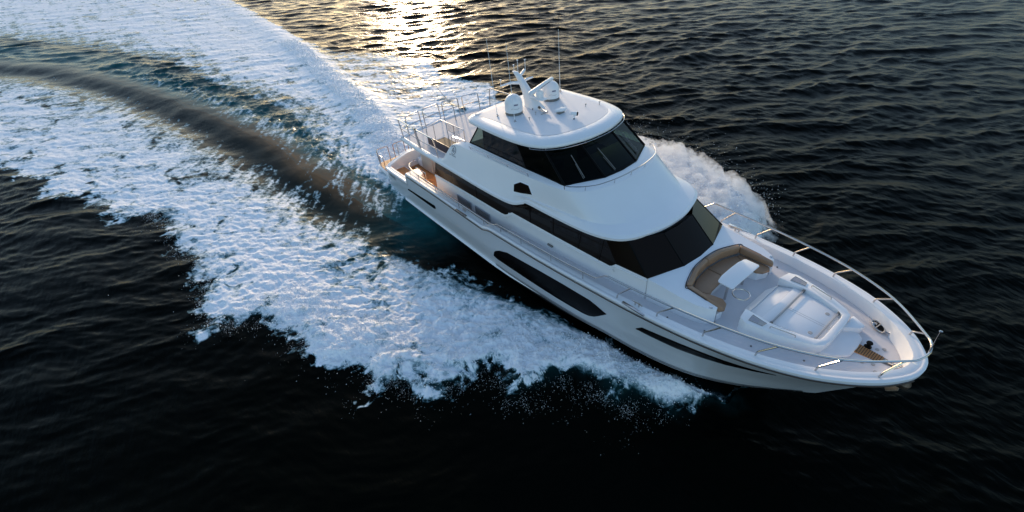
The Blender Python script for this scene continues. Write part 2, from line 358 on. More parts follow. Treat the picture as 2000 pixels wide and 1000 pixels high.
def panes(bot, top, cuts, material, parent, gap=.0, name='window_pane', inset=.0):
    B = [Vector(p) for p in bot]; T = [Vector(p) for p in top]
    for a, b in cuts:
        for s_ in (-1, 1):
            fx = lambda p: (p.x, s_ * p.y, p.z)
            mb = MB(); mb.grid([[fx(p) for p in B[a:b+1]], [fx(p) for p in T[a:b+1]]]); mb.build(name, material, parent)
panes(wb, topx, [(0, 7), (7, 12), (12, 13)], M['glass'], house)
mb = MB(); mb.grid([[(15.30,-.80,2.915),(15.36,0,2.915),(15.30,.80,2.915)],[(14.38,-.77,3.73),(14.44,0,3.73),(14.38,.77,3.73)]]); mb.build('window_pane', M['glass'], house)
for s_ in (-1, 1):
    for i in (12, 13):
        a, b = Vector(wb[i]), Vector(topx[i]); a.y *= s_; b.y *= s_
        mb = MB(); mb.tube([a, b], .022, 5); mb.build('mullion', M['frame'], house)
    for i, xq in enumerate((3.6, 5.6, 9.3, 10.6, 11.9, 12.9)):
        zb = float(np.interp(xq, [p[0] for p in wb[:13]], [p[2] for p in wb[:13]])); zt = float(np.interp(xq, [p[0] for p in topx[:13]], [p[2] for p in topx[:13]]))
        mb = MB(); mb.tube([(xq, s_*2.156, zb), (xq+.12, s_*2.235, zt)], .012, 4); mb.build('mullion', M['frame'], house)

# ---------------- flybridge moulding (side fascia, wings and forward brow)
xs_ = ['']
R0 = [(.25,2.80,3.47),(2,2.9,3.46),(4.0,2.92,3.46),(4.4,2.92,3.46),(4.9,2.92,3.46),(5.7,2.92,3.45),(7.5,2.92,3.44),(8.95,2.85,3.46),(9.50,2.64,3.58),(9.72,2.60,3.66),(11,2.57,3.67),(12.5,2.49,3.69),(13.4,2.24,3.70),(13.87,1.78,3.70),(14.15,1.0,3.70),(14.26,.45,3.70),(14.28,0,3.70)]
R1 = [(p[0] + (.02 if p[0] > 13 else 0), p[1] + .015 * (p[1] > .1), p[2] + .10) for p in R0]
R1b = [(p[0] - (.06 if p[0] > 13 else 0), p[1] - .05 * (p[1] > .5), p[2] + .17) for p in R0]
R2 = [(.3,2.74,3.62),(2,2.82,3.62),(4.0,2.85,3.64),(4.4,2.84,3.72),(4.9,2.82,3.80),(5.7,2.80,3.84),(7.5,2.76,3.88),(8.9,2.72,3.90),(9.45,2.66,3.92),(9.85,2.60,3.93),(11,2.5,3.95),(12.3,2.34,3.95),(13.0,2.08,3.95),(13.42,1.62,3.95),(13.68,.92,3.95),(13.78,.42,3.95),(13.80,0,3.95)]
R2b = [(.3,2.73,3.63),(2,2.81,3.63),(4.0,2.84,3.66),(4.4,2.82,3.78),(4.9,2.79,3.90),(5.7,2.76,3.95),(7.5,2.72,3.98),(8.9,2.68,4.00),(9.45,2.60,3.95),(9.85,2.53,3.955),(11,2.42,3.975),(12.25,2.25,3.975),(12.90,2.00,3.975),(13.30,1.56,3.975),(13.56,.90,3.975),(13.65,.41,3.975),(13.67,0,3.975)]
R3 = [(.3,2.72,3.635),(2,2.80,3.635),(4.0,2.82,3.68),(4.4,2.76,3.86),(4.9,2.70,4.16),(5.7,2.66,4.25),(7.5,2.62,4.30),(8.9,2.60,4.32),(9.45,2.57,4.33),(9.85,2.53,4.33),(11,2.42,4.34),(11.9,2.26,4.32),(12.45,1.98,4.29),(12.78,1.52,4.27),(12.98,.86,4.26),(13.05,.40,4.26),(13.06,0,4.26)]
R4 = [(.3,2.71,3.64),(2,2.79,3.64),(4.0,2.80,3.70),(4.4,2.68,4.02),(4.9,2.56,4.55),(5.7,2.50,4.62),(7.5,2.47,4.66),(8.9,2.46,4.69),(9.45,2.45,4.70),(9.85,2.43,4.71),(10.9,2.36,4.73),(11.5,2.20,4.74),(11.9,1.90,4.75),(12.15,1.45,4.75),(12.30,.82,4.75),(12.35,.38,4.75),(12.36,0,4.75)]
R4b = [(.3,2.66,3.64),(2,2.74,3.64),(4.0,2.75,3.70),(4.4,2.63,4.03),(4.9,2.50,4.57),(5.7,2.43,4.65),(7.5,2.40,4.69),(8.9,2.39,4.72),(9.45,2.38,4.73),(9.85,2.36,4.74),(10.85,2.29,4.77),(11.4,2.13,4.78),(11.78,1.84,4.785),(12.02,1.41,4.785),(12.17,.80,4.785),(12.22,.37,4.785),(12.23,0,4.785)]
R5 = [(.3,2.62,3.605),(2,2.70,3.605),(4.0,2.70,3.61),(4.4,2.56,3.9),(4.9,2.40,4.50),(5.73,2.2,4.76),(7.5,2.19,4.775),(8.9,2.18,4.79),(9.45,2.18,4.79),(9.85,2.17,4.80),(10.7,2.14,4.80),(11.21,2.12,4.805),(11.45,1.63,4.82),(11.7,1.13,4.83),(11.86,.82,4.84),(11.92,.4,4.84),(11.93,0,4.84)]
R4x = R5
mb = MB(); mb.grid([both(cr(r, 5)) for r in (R0, R1, R1b, R2, R2b, R3, R4, R4b, R5)])
fly = mb.build('flybridge_moulding', M['gel'], Y, angle=17)
# underside of the brow and flybridge
mb = MB(); c0 = cr(R0, 5); mb.grid([[(p[0], p[1]*f, p[2] + .005) for p in c0] for f in np.linspace(-1, 1, 5)]); mb.build('soffit', M['gel'], fly)
mb = MB(); pts = [(-.12,0),(-.08,.9),(.05,1.8),(.18,2.3),(.34,2.62),(2,2.72),(4.4,2.70),(6.3,2.3),(6.3,0)]
mb.prism([(x, -y) for x, y in pts] + [(x, y) for x, y in pts[::-1][1:-1]], 3.50, 3.602); mb.build('flybridge_deck', M['deck'], Y)
mb = MB(); e1 = [(-.14,0,3.45),(-.10,.9,3.45),(.03,1.8,3.45),(.14,2.3,3.46),(.27,2.70,3.47),(.32,2.82,3.47)]
e2 = [(p[0]-.03, p[1], p[2]+.12) for p in e1]; e3 = [(p[0]+.05, max(0,p[1]-.03*(p[1]>.1)), p[2]+.20) for p in e1]; e4 = [(p[0]+.17, max(0,p[1]-.08*(p[1]>.1)), p[2]+.145) for p in e1]
mb.grid([both([q for q in cr(r[::-1], 4)]) for r in (e1, e2, e3, e4)]); mb.build('aft_coaming', M['gel'], fly)
# hex windows and mouldings on the side of the brow
def on_fly(x, z):   # y of the moulding side near x at height z
    zz, yy = [], []
    for r in (R2, R2b, R3, R4, R4b):
        a = cr(r[:13], 5); yy.append(np.interp(x, a[:, 0], a[:, 1])); zz.append(np.interp(x, a[:, 0], a[:, 2]))
    return float(np.interp(z, zz, yy))
hexo = [(9.08,4.26),(9.38,4.44),(9.80,4.44),(9.98,4.14),(9.45,4.03),(9.10,3.99)]
for s_ in (-1, 1):
    def ring(k, e): 
        cx = sum(p[0] for p in hexo)/6; cz = sum(p[1] for p in hexo)/6
        return [((cx+(x-cx)*k), s_*(on_fly(cx+(x-cx)*k, cz+(z-cz)*k)+e), cz+(z-cz)*k) for x, z in hexo]
    mb = MB(); r0, r1 = ring(1.05, .0), ring(1.0, .034); mb.grid([r0, r1], True); pf = mb.build('porthole_frame', M['gel'], fly)
    mb = MB(); mb.add(ring(1.0, .035), [(0,1,2,3,4,5)]); mb.build('porthole_glass', M['glass'], pf)
    # emblem: ring with a peaked wave inside, and the line of small letters under it
    mb = MB(); cx, cz, rad = 5.02, 4.36, .17
    def P(u, v, e=.008): return (cx+u, s_*(on_fly(cx+u, cz+v)+e), cz+v)
    mb.tube([P(rad*math.cos(a), rad*math.sin(a)) for a in np.linspace(-2.2, 2.6, 22)], .010, 5)
    mb.tube([P(-.10,-.06), P(-.03,.07), P(.0,.10), P(.04,.02), P(.10,-.05)], .010, 5)
    mb.tube([P(-.07,-.09), P(-.01,.0), P(.03,-.07), P(.07,-.10)], .008, 5)
    mb.build('emblem', M['logo'], fly)
    mb = MB()
    for k in range(9):
        u = -.24 + k * .055
        if k == 3: continue
        mb.tube([P(u, -.235), P(u + .004, -.20)], .007, 4); mb.tube([P(u, -.20 if k % 2 else -.235), P(u + .03, -.20 if k % 2 else -.235)], .006, 4)
    mb.build('lettering', M['logo'], fly)
    mb = MB(); mb.tube([(x, s_*(np.interp(x,[6,9.8],[2.50,2.46])), 4.80 + (x-6)*.012) for x in np.linspace(6.1, 9.7, 8)], .017, 6)
    for x in (6.12, 7.3, 8.5, 9.68): mb.tube([(x, s_*(np.interp(x,[6,9.8],[2.50,2.46])), 4.80 + (x-6)*.012), (x, s_*(np.interp(x,[6,9.8],[2.44,2.40])), 4.66)], .012, 6)
    mb.build('hand_rail', M['steel'], fly)
lr = [(11.35,2.26,4.90),(11.62,2.12,4.92),(11.92,1.84,4.93),(12.15,1.44,4.93),(12.29,.8,4.93),(12.33,.3,4.93),(12.33,0,4.93)]
mb = MB(); c = both(cr(lr, 4)); mb.tube([(c[0][0], c[0][1], 4.78)] + list(c) + [(c[-1][0], c[-1][1], 4.78)], .018, 6)
for q in ((11.92,1.84),(12.28,.8)):
    for s_ in (-1, 1): mb.tube([(q[0], s_*q[1], 4.93), (q[0]-.02, s_*q[1], 4.77)], .013, 6)
mb.tube([(12.33,0,4.93),(12.3,0,4.77)], .013, 6); mb.build('ledge_rail', M['steel'], fly)

# ---------------- wheelhouse
wh = bpy.data.objects.new('wheelhouse', None); COL.objects.link(wh); wh.parent = Y
WB = [(5.73,2.2,4.765),(7.5,2.19,4.78),(9.3,2.175,4.795),(11.21,2.12,4.81),(11.86,.82,4.845),(11.93,0,4.845)]
WT = [(6.60,2.14,5.84),(7.5,2.13,5.84),(8.6,2.1,5.84),(9.9,1.93,5.84),(10.42,.78,5.84),(10.48,0,5.84)]
panes(WB, WT, [(0, 2), (2, 3), (3, 4)], M['wglass'], wh)
mb = MB(); mb.grid([[(11.86,-.82,4.845),(11.93,0,4.845),(11.86,.82,4.845)],[(10.42,-.78,5.84),(10.48,0,5.84),(10.42,.78,5.84)]]); mb.build('window_pane', M['wglass'], wh)
for s_ in (-1, 1):
    for i in (0, 2, 3, 4):
        a, b = Vector(WB[i]), Vector(WT[i]); a.y *= s_; b.y *= s_
        mb = MB(); mb.tube([a, b], .045 if i in (3, 4) else .03, 5); mb.build('mullion', M['frame'], wh)
mb = MB(); mb.tube([(p[0], p[1], p[2] + .01) for p in both(WB)], .03, 5); mb.build('window_frame', M['frame'], wh)
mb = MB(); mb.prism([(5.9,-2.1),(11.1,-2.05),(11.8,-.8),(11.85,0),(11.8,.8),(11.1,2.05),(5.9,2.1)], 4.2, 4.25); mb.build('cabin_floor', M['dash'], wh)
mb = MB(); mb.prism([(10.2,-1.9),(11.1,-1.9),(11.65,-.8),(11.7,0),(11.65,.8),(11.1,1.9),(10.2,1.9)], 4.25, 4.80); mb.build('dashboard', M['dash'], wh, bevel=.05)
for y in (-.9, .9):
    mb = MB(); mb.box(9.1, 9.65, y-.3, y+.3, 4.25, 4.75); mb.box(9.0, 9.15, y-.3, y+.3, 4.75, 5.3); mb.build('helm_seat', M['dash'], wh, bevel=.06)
mb = MB(); mb.grid([[(6.55,-2.1,4.2),(6.55,2.1,4.2)],[(6.62,-2.1,5.84),(6.62,2.1,5.84)]]); mb.build('aft_glass', M['dash'], wh)
mb = MB(); mb.grid([[(5.74,-2.18,4.77),(5.74,-2.18,3.6)],[(6.0,0,4.77),(6.0,0,3.6)],[(5.74,2.18,4.77),(5.74,2.18,3.6)]]); mb.build('aft_bulkhead', M['gel'], wh)
# pantograph wipers
for y, dy in ((-1.45,.05),(-.28,-.06),(.0,0),(1.30,-.05)):
    if y == 0: continue
    def fp(yy, t):  # point on the front glass
        if abs(yy) < .8: b = Vector((11.9, yy, 4.845)); a = Vector((10.46, yy*.95, 5.84))
        else:
            k = (abs(yy)-.82)/1.3; b = Vector((11.86-.65*k, yy, 4.845)); a = Vector((10.42-.52*k, yy*.93, 5.84))
        return b.lerp(a, t) + Vector((.03, 0, .04))
    mb = MB(); mb.tube([fp(y,.06), fp(y+dy,.62)], .016, 5); mb.tube([fp(y-.05,.04), fp(y-.05+dy,.40)], .010, 5); mb.build('wiper', M['grey'], wh)

# ---------------- hardtop
HT = [(5.72,0),(5.72,.9),(5.76,1.7),(5.86,2.15),(6.1,2.36),(6.6,2.42),(7.6,2.46),(8.6,2.45),(9.3,2.37),(9.8,2.22),(10.18,1.98),(10.5,1.56),(10.72,.95),(10.82,.45),(10.84,0)]
hc = cr(HT, 4); hn = nrm2(np.c_[hc, np.zeros(len(hc))])
if hn[len(hn)//2, 1] < 0: hn = -hn
def hring(d, z, aft=1.0):
    out = []
    for (x, y), q in zip(hc, hn):
        dd = d * (aft + (1 - aft) * float(np.interp(x, [5.8, 7.2], [0, 1]))); out.append((x - q[0]*dd, max(0, y - q[1]*dd), z + .035*(1 - (y/2.4)**2)))
    return both(out)
mb = MB(); mb.grid([hring(.55,5.79), hring(.12,5.76), hring(.02,5.77), hring(0,5.82), hring(.02,5.88), hring(.10,5.93), hring(.28,5.985), hring(.50,6.01,.5), hring(.54,6.0,.5), hring(1.2,6.02,.3)])
tp = hring(1.2,6.02,.3); cpt = len(tp)
mb.add(tp, [tuple(range(cpt))]); ht = mb.build('hardtop', M['gel'], Y, angle=25)
i1 = hring(.56,6.006,.5); i2 = hring(1.2,6.026,.3); mb = MB(); mb.grid([i1, i2]); mb.add(i2, [tuple(range(cpt))]); mb.build('roof_panel', M['roof'], ht)
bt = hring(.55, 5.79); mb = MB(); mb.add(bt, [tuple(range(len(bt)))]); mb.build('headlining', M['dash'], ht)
# thin stainless visor trim under the front edge
fr_ = [p for p in hring(-.05, 5.74) if p[0] > 9.7]
mb = MB(); mb.tube(fr_, .016, 6)
for k in range(0, len(fr_), 5): mb.tube([fr_[k], (fr_[k][0]-.12, fr_[k][1]*.96, fr_[k][2]+.02)], .012, 5)
mb.build('visor_trim', M['steel'], ht)
RZ = 6.045
# domes
for s_ in (-1, 1):
    mb = MB(); pr = [(.30,.085),(.335,.10),(.345,.14),(.342,.40)] + [(.342*math.cos(a), .40+.345*math.sin(a)) for a in np.linspace(.12, math.pi/2-.01, 12)]
    mb.lathe((7.28, s_*.98, RZ-.02), pr, 40); dm = mb.build('satellite_dome', M['gel'], Y)
    mb = MB(); mb.lathe((7.28, s_*.98, RZ-.02), [(.0,0),(.335,0),(.345,.03),(.34,.084),(.30,.09)], 40); mb.build('base_ring', M['grey'], dm)
    mb = MB()
    def DP(a, z, e=.006): return (7.28+(.343+e)*math.cos(a), s_*.98+(.343+e)*math.sin(a), RZ-.02+z)
    for k in range(5): mb.grid([[DP(-.60+k*.09,.40),DP(-.60+k*.09,.45)],[DP(-.60+k*.09+.07,.40),DP(-.60+k*.09+.07,.45)]])
    mb.build('lettering', M['blue'], dm)
    mb = MB(); mb.tube([DP(-.95+k*.12,.27+.02*math.sin(k*.9)) for k in range(9)], .006, 4); mb.build('marking', M['lgrey'], dm)
# mast, raked aft
def sect(c, lx, ly, n=16): return [(c[0]+lx*math.copysign(abs(math.cos(a))**.7, math.cos(a)), c[1]+ly*math.copysign(abs(math.sin(a))**.7, math.sin(a)), c[2]) for a in np.linspace(0, 2*math.pi, n, endpoint=False)]
mb = MB(); secs = [((7.40,0,RZ-.03),.46,.28),((7.22,0,RZ+.16),.36,.20),((7.02,0,RZ+.42),.27,.15),((6.78,0,RZ+.72),.21,.12),((6.52,0,RZ+.98),.17,.09),((6.28,0,RZ+1.14),.14,.07)]
rows_ = [sect(*q) for q in secs]; mb.grid(rows_, True); mb.add(rows_[-1], [tuple(range(16))]); mast = mb.build('mast', M['gel'], Y)
mb = MB(); mb.prism([(7.0,-.10),(7.75,-.2),(8.0,-.12),(8.02,.12),(7.75,.2),(7.0,.10)], RZ+.36, RZ+.42); mb.build('radar_platform', M['gel'], mast, bevel=.02)
mb = MB(); mb.lathe((7.72,0,RZ+.42),[(.0,0),(.13,.0),(.15,.04),(.15,.16),(.12,.24),(.06,.28),(0,.29)],20); mb.build('radar_pedestal', M['gel'], mast)
# open array scanner
a = Vector((8.20,-.93,RZ+.90)); b = Vector((7.58,.80,RZ+.92)); d = (b-a).normalized(); nn = Vector((0,0,1)).cross(d)
mb = MB(); mb.tube([a, a+d*.06, (a+b)/2, b-d*.06, b], [.05,.078,.082,.078,.05], 10); mb.build('radar_scanner', M['gel'], mast)
mb = MB(); mb.tube([a+d*.75+nn*-.075+Vector((0,0,-.02)), a+d*1.45+nn*-.075+Vector((0,0,-.02))], .012, 4); mb.build('scanner_marking', M['blue'], mast)
mb = MB(); mb.tube([(7.25,0,RZ+.45),(7.6,0,RZ+.75),(7.86,-.05,RZ+.86)], [.09,.07,.06], 8); mb.build('radar_arm', M['gel'], mast)
mb = MB(); mb.tube([(6.66,0,RZ+.78),(6.4,-.35,RZ+.80),(6.3,-.80,RZ+.78)], [.07,.055,.03], 8); mb.tube([(6.66,0,RZ+.78),(6.55,.35,RZ+.80),(6.5,.72,RZ+.78)], [.07,.055,.03], 8); mb.build('mast_spreader', M['gel'], mast)
mb = MB(); mb.tube([(6.5,.05,RZ+.98),(6.38,.40,RZ+1.12)], [.055,.06], 8); mb.build('horn_bracket', M['gel'], mast)
for x, y, z, h in ((6.28,-.05,RZ+1.12,.25),(6.32,.12,RZ+1.10,.42),(6.42,.42,RZ+1.1,.38),(6.32,-.78,RZ+.78,.2)):
    mb = MB(); mb.tube([(x,y,z),(x,y,z+h)], .010, 5); mb.lathe((x,y,z+h),[(.012,0),(.032,.01),(.032,.05),(0,.06)],10); mb.build('masthead_light', M['gel'], mast)
# whip antennas
for (x, y, dx, dy, hh) in ((6.98,-1.58,-.18,-.02,2.75),(7.95,-1.50,-.1,-.05,2.75),(6.9,1.85,-.05,.0,2.4)):
    mb = MB(); mb.tube([(x,y,RZ-.05),(x+dx*.1,y+dy*.1,RZ+hh*.12),(x+dx,y+dy,RZ+hh)], [.016,.011,.005], 6); an = mb.build('whip_antenna', M['gel'], Y)
    mb = MB(); mb.lathe((x,y,RZ-.06),[(.0,0),(.05,0),(.05,.03),(.025,.04),(.025,.10),(0,.10)],12); mb.tube([(x,y,RZ+.06),(x+.07,y+.02,RZ-.02)], .012, 5); mb.build('ratchet_mount', M['steel'], an)
# twin trumpet horn, lights, camera, small radar dome
hr = bpy.data.objects.new('horn', None); COL.objects.link(hr); hr.parent = ht
for dy in (-.05, .06):
    mb = MB(); mb.tube([(7.72,.0+dy-.10,RZ+.05),(8.2,dy-.25,RZ+.05),(8.28+.06*(dy>0),dy-.275,RZ+.05)], [.014,.018,.055], 10); mb.build('trumpet', M['steel'], hr)
mb = MB(); mb.lathe((7.74,-.08,RZ-.02),[(.05,0),(.05,.1),(.03,.12),(0,.12)],12); mb.build('compressor', M['bronze'], hr)
mb = MB(); mb.tube([(7.6,-.3,RZ-.04),(7.6,-.3,RZ+.05)],.02,6); mb.build('bracket', M['grey'], hr)
mb = MB(); mb.tube([(8.22,-.42,RZ-.02),(8.22,-.1,RZ-.02)],.02,6); mb.build('bracket', M['grey'], hr)
for x, y in ((8.05,-.55),(8.28,-1.06),(8.95,1.25),(9.2,1.75)):
    mb = MB(); mb.tube([(x,y,RZ-.05),(x,y,RZ+.07)], .014, 6); mb.lathe((x,y,RZ+.06),[(.014,0),(.04,.01),(.035,.035),(0,.04)],10); mb.build('deck_light', M['lgrey'], ht)
mb = MB(); mb.lathe((0,0,0),[(0,0),(.10,0),(.14,.05),(.12,.09),(0,.12)],20)
mb.v = [(8.66+v[0]*1.0+v[1]*.4, .18+v[1]*1.75, RZ+.05+v[2]) for v in mb.v]; rd = mb.build('floodlight_dome', M['gel'], ht)
mb = MB(); mb.box(8.60,8.76,.02,.30,RZ-.05,RZ+.05); mb.build('bracket', M['grey'], rd, bevel=.01)
mb = MB(); mb.lathe((9.45,.12,RZ-.04),[(0,0),(.06,0),(.05,.03),(.025,.05),(.025,.14),(0,.14)],12); mb.tube([(9.34,.06,RZ+.17),(9.56,.16,RZ+.17)], [.06,.085], 12); sl = mb.build('searchlight', M['gel'], ht)
mb = MB(); mb.tube([(9.56,.16,RZ+.17),(9.575,.167,RZ+.17)], [.075,.07], 12); mb.tube([(9.52,.02,RZ-.01),(9.56,.02,RZ-.01)], .045, 8); mb.build('lamp_glass', M['frame'], sl)

# ---------------- flybridge rails
def loop(p, q, zb, zt, name='guard_rail', parent=Y, mid_=True, r=.026, lean=(0, 0), rc=.13):
    p = Vector(p); q = Vector(q); L = Vector((*lean, 0))
    mb = MB(); mb.tube(fillet([p+Vector((0,0,zb)), p+L+Vector((0,0,zt)), q+L+Vector((0,0,zt)), q+Vector((0,0,zb))], rc), r, 7)
    if mid_: k = .5; mb.tube([p+L*k+Vector((0,0,zb+(zt-zb)*k)), q+L*k+Vector((0,0,zb+(zt-zb)*k))], r*.8, 6)
    return mb.build(name, M['steel'], parent)
for s_ in (-1, 1):
    for a, b in (((.42,2.70),(2.12,2.78)),((2.28,2.79),(3.85,2.80))):
        loop((a[0], s_*a[1], 0), (b[0], s_*b[1], 0), 3.62, 4.60, lean=(-.02, s_*.09))
for a, b in (((.28,-2.35),(.05,-1.45)),((.02,-1.22),(-.08,-.22)),((-.08,.0),(.0,.95)),((.04,1.2),(.22,2.12))):
    loop((a[0]+.08, a[1], 0), (b[0]+.08, b[1], 0), 3.62, 4.52, lean=(-.10, 0))
# stair well with smoked panel and balusters
mb = MB(); mb.box(1.95,3.75,-2.1,-1.25,3.603,3.612); sw = mb.build('stair_hatch', M['dash'], Y)
mb = MB(); mb.tube(fillet([(2.05,-2.22,3.6),(2.05,-2.22,4.42),(1.80,-1.25,4.45),(3.75,-1.22,4.45),(3.75,-1.22,3.6)], .08), .018, 7)
for x in (2.3, 2.9): mb.tube([(x,-1.24,3.6),(x,-1.24,4.45)], .014, 6)
mb.tube([(1.92,-1.75,3.6),(1.92,-1.75,4.43)], .014, 6); mb.tube([(2.3,-1.24,4.05),(3.4,-1.24,4.05)], .014, 6); mb.build('stair_rail', M['steel'], sw)
for k in range(10):
    mb = MB(); mb.tube([(2.42+k*.105,-1.24,4.05),(2.42+k*.105,-1.24,4.44)], .010, 5); mb.build('baluster', M['steel'], sw)
mb = MB(); mb.box(2.05,4.05,-2.235,-2.215,3.62,4.02); mb.build('smoked_panel', M['mesh'], sw)
mb = MB(); mb.tube(fillet([(4.05,-2.22,3.7),(4.35,-2.22,4.65),(5.45,-2.22,4.75),(5.45,-2.22,3.7)], .08), .018, 7); mb.tube([(4.75,-2.22,4.68),(4.75,-2.22,3.7)], .016, 6); mb.build('stair_rail', M['steel'], sw)
mb = MB(); mb.tube([(.55,.35,3.6),(.50,.33,4.3),(-.55,.05,5.35)], [.03,.02,.012], 6); mb.build('ensign_staff', M['lgrey'], Y)
mb = MB(); mb.tube([(3.7,.35,3.64),(3.9,.42,3.68),(4.15,.50,3.66),(4.3,.62,3.64)], .03, 6); mb.tube([(3.75,.5,3.64),(4.0,.35,3.66)], .025, 6); mb.build('rope_coil', M['grey'], Y)

# ---------------- side and bow rails
st = [(14.39,2.93,2.28),(15.8,2.80,2.40),(17.19,2.60,2.49),(18.53,2.29,2.58),(19.78,1.78,2.66),(20.87,1.0,2.76)]
tp_ = [(14.88,2.92,3.02),(16.28,2.75,3.07),(17.61,2.52,3.12),(18.94,2.16,3.18),(20.17,1.54,3.24),(21.13,.63,3.30)]
railc = [(14.03,2.99,3.0)] + tp_ + [(21.34,.30,3.33),(21.40,0,3.34)]
rc_ = both(cr(railc, 6))
mb = MB(); mb.tube(rc_, .029, 10)
for s_ in (-1, 1): mb.tube(fillet([(14.03,s_*2.99,3.0),(13.95,s_*2.99,2.98),(13.50,s_*2.96,2.60),(13.42,s_*2.96,2.585)], .03), .024, 8)
br = mb.build('bow_rail', M['steel'], Y)
for s_ in (-1, 1):
    for b, t in zip(st, tp_):
        b = Vector(b); t = Vector(t); b.y *= s_; t.y *= s_; z = b.z + .17
        mb = MB(); mb.tube(fillet([b, Vector((b.x+.02, b.y, z)), t], .05), .024, 8); mb.lathe((b.x,b.y,b.z-.02),[(0,0),(.045,0),(.045,.02),(.02,.03)],12); mb.build('stanchion', M['steel'], br)
    side = [(13.42,2.96,2.585),(12,2.965,2.42),(10,2.96,2.28),(8.25,2.955,2.19),(8.1,2.955,2.17),(7.92,2.955,2.05),(7.6,2.955,1.97),(5,2.94,1.97),(2.5,2.92,2.03),(1.0,2.9,2.07),(.45,2.80,2.08),(.12,2.58,2.08),(-.02,2.28,2.08),(.05,2.15,2.05)]
    side = [(p[0], s_*p[1], p[2]) for p in side]
    mb = MB(); mb.tube(fillet(side, .12), .027, 8); sr = mb.build('side_rail', M['steel'], Y)
    for x in (12.9, 11.3, 9.6, 8.3, 7.1, 5.2, 3.2, 1.6, .6):
        zt = float(np.interp(x, [p[0] for p in side[::-1]], [p[2] for p in side[::-1]])); yb = s_ * (2.88 if x < 1 else 2.93)
        mb = MB(); mb.tube([(x, yb, float(zs(x))+.02), (x, yb, zt)], .016, 6); mb.build('stanchion', M['steel'], sr)
    mb = MB(); mb.tube(fillet([(.55,s_*2.5,1.68),(.55,s_*2.5,1.98),(1.55,s_*2.5,1.98),(1.55,s_*2.5,1.68)], .06), .018, 6); mb.build('grab_rail', M['steel'], Y)
    # cleats with fairlead plates
    for cx, cy in ((15.10,2.83),(5.6,2.93)):
        z = float(zs(cx)) + .03
        mb = MB()
        for k in (-.07, .07): mb.tube([(cx+k, s_*cy, z), (cx+k, s_*cy, z+.12)], .025, 8)
        mb.tube([(cx-.2, s_*cy, z+.11),(cx-.1, s_*cy, z+.13),(cx+.1, s_*cy, z+.13),(cx+.2, s_*cy, z+.11)], [.012,.024,.024,.012], 8)
        cl = mb.build('cleat', M['steel'], Y)
        mb = MB(); mb.box(cx-.42, cx+.42, min(s_*(cy+.13), s_*(cy+.23)), max(s_*(cy+.13), s_*(cy+.23)), z-.005, z+.03); mb.build('chafe_plate', M['steel'], cl, bevel=.008)
mb = MB(); mb.tube([(21.38,.02,3.3),(21.36,.02,3.62),(21.34,.0,4.0)], [.02,.014,.012], 6); mb.lathe((21.34,0,3.99),[(0,0),(.035,.01),(.035,.03),(0,.045)],10); mb.build('jack_staff', M['steel'], Y)

# ---------------- foredeck lounge
Wl = [(15.36,0,2.915),(15.30,.80,2.915),(14.88,2.08,2.875),(15.4,2.04,2.84),(16.0,2.0,2.80),(16.5,1.93,2.77),(16.82,1.80,2.76),(16.99,1.62,2.75)]
Sl = [(15.50,0,2.90),(15.56,.70,2.89),(15.84,1.50,2.83),(16.0,1.53,2.81),(16.3,1.54,2.79),(16.6,1.55,2.77),(16.8,1.555,2.76),(16.96,1.56,2.75)]
def lowd(p, z, dx=0, dy=0): return (p[0]+dx, p[1]+dy, z)
lg = bpy.data.objects.new('lounge', None); COL.objects.link(lg); lg.parent = Y
mb = MB()
for s_ in (1, -1):
    f = lambda L: [(p[0], s_*p[1], p[2]) for p in L]
    out = Wl[2:]; mb.grid([f(Wl), f(Sl)])
    mb.grid([f([lowd(p, 1.9, .03, .05) for p in out]), f([lowd(p, p[2]-.06, .0, .02) for p in out]), f(out)])
    mb.grid([f(Sl), f([lowd(p, 2.35) for p in Sl])])
    mb.grid([f([Wl[-1], Sl[-1]]), f([lowd(Wl[-1], 1.9, .05, 0), lowd(Sl[-1], 1.9, .05)])])
mb.build('coaming', M['gel'], lg, angle=40)
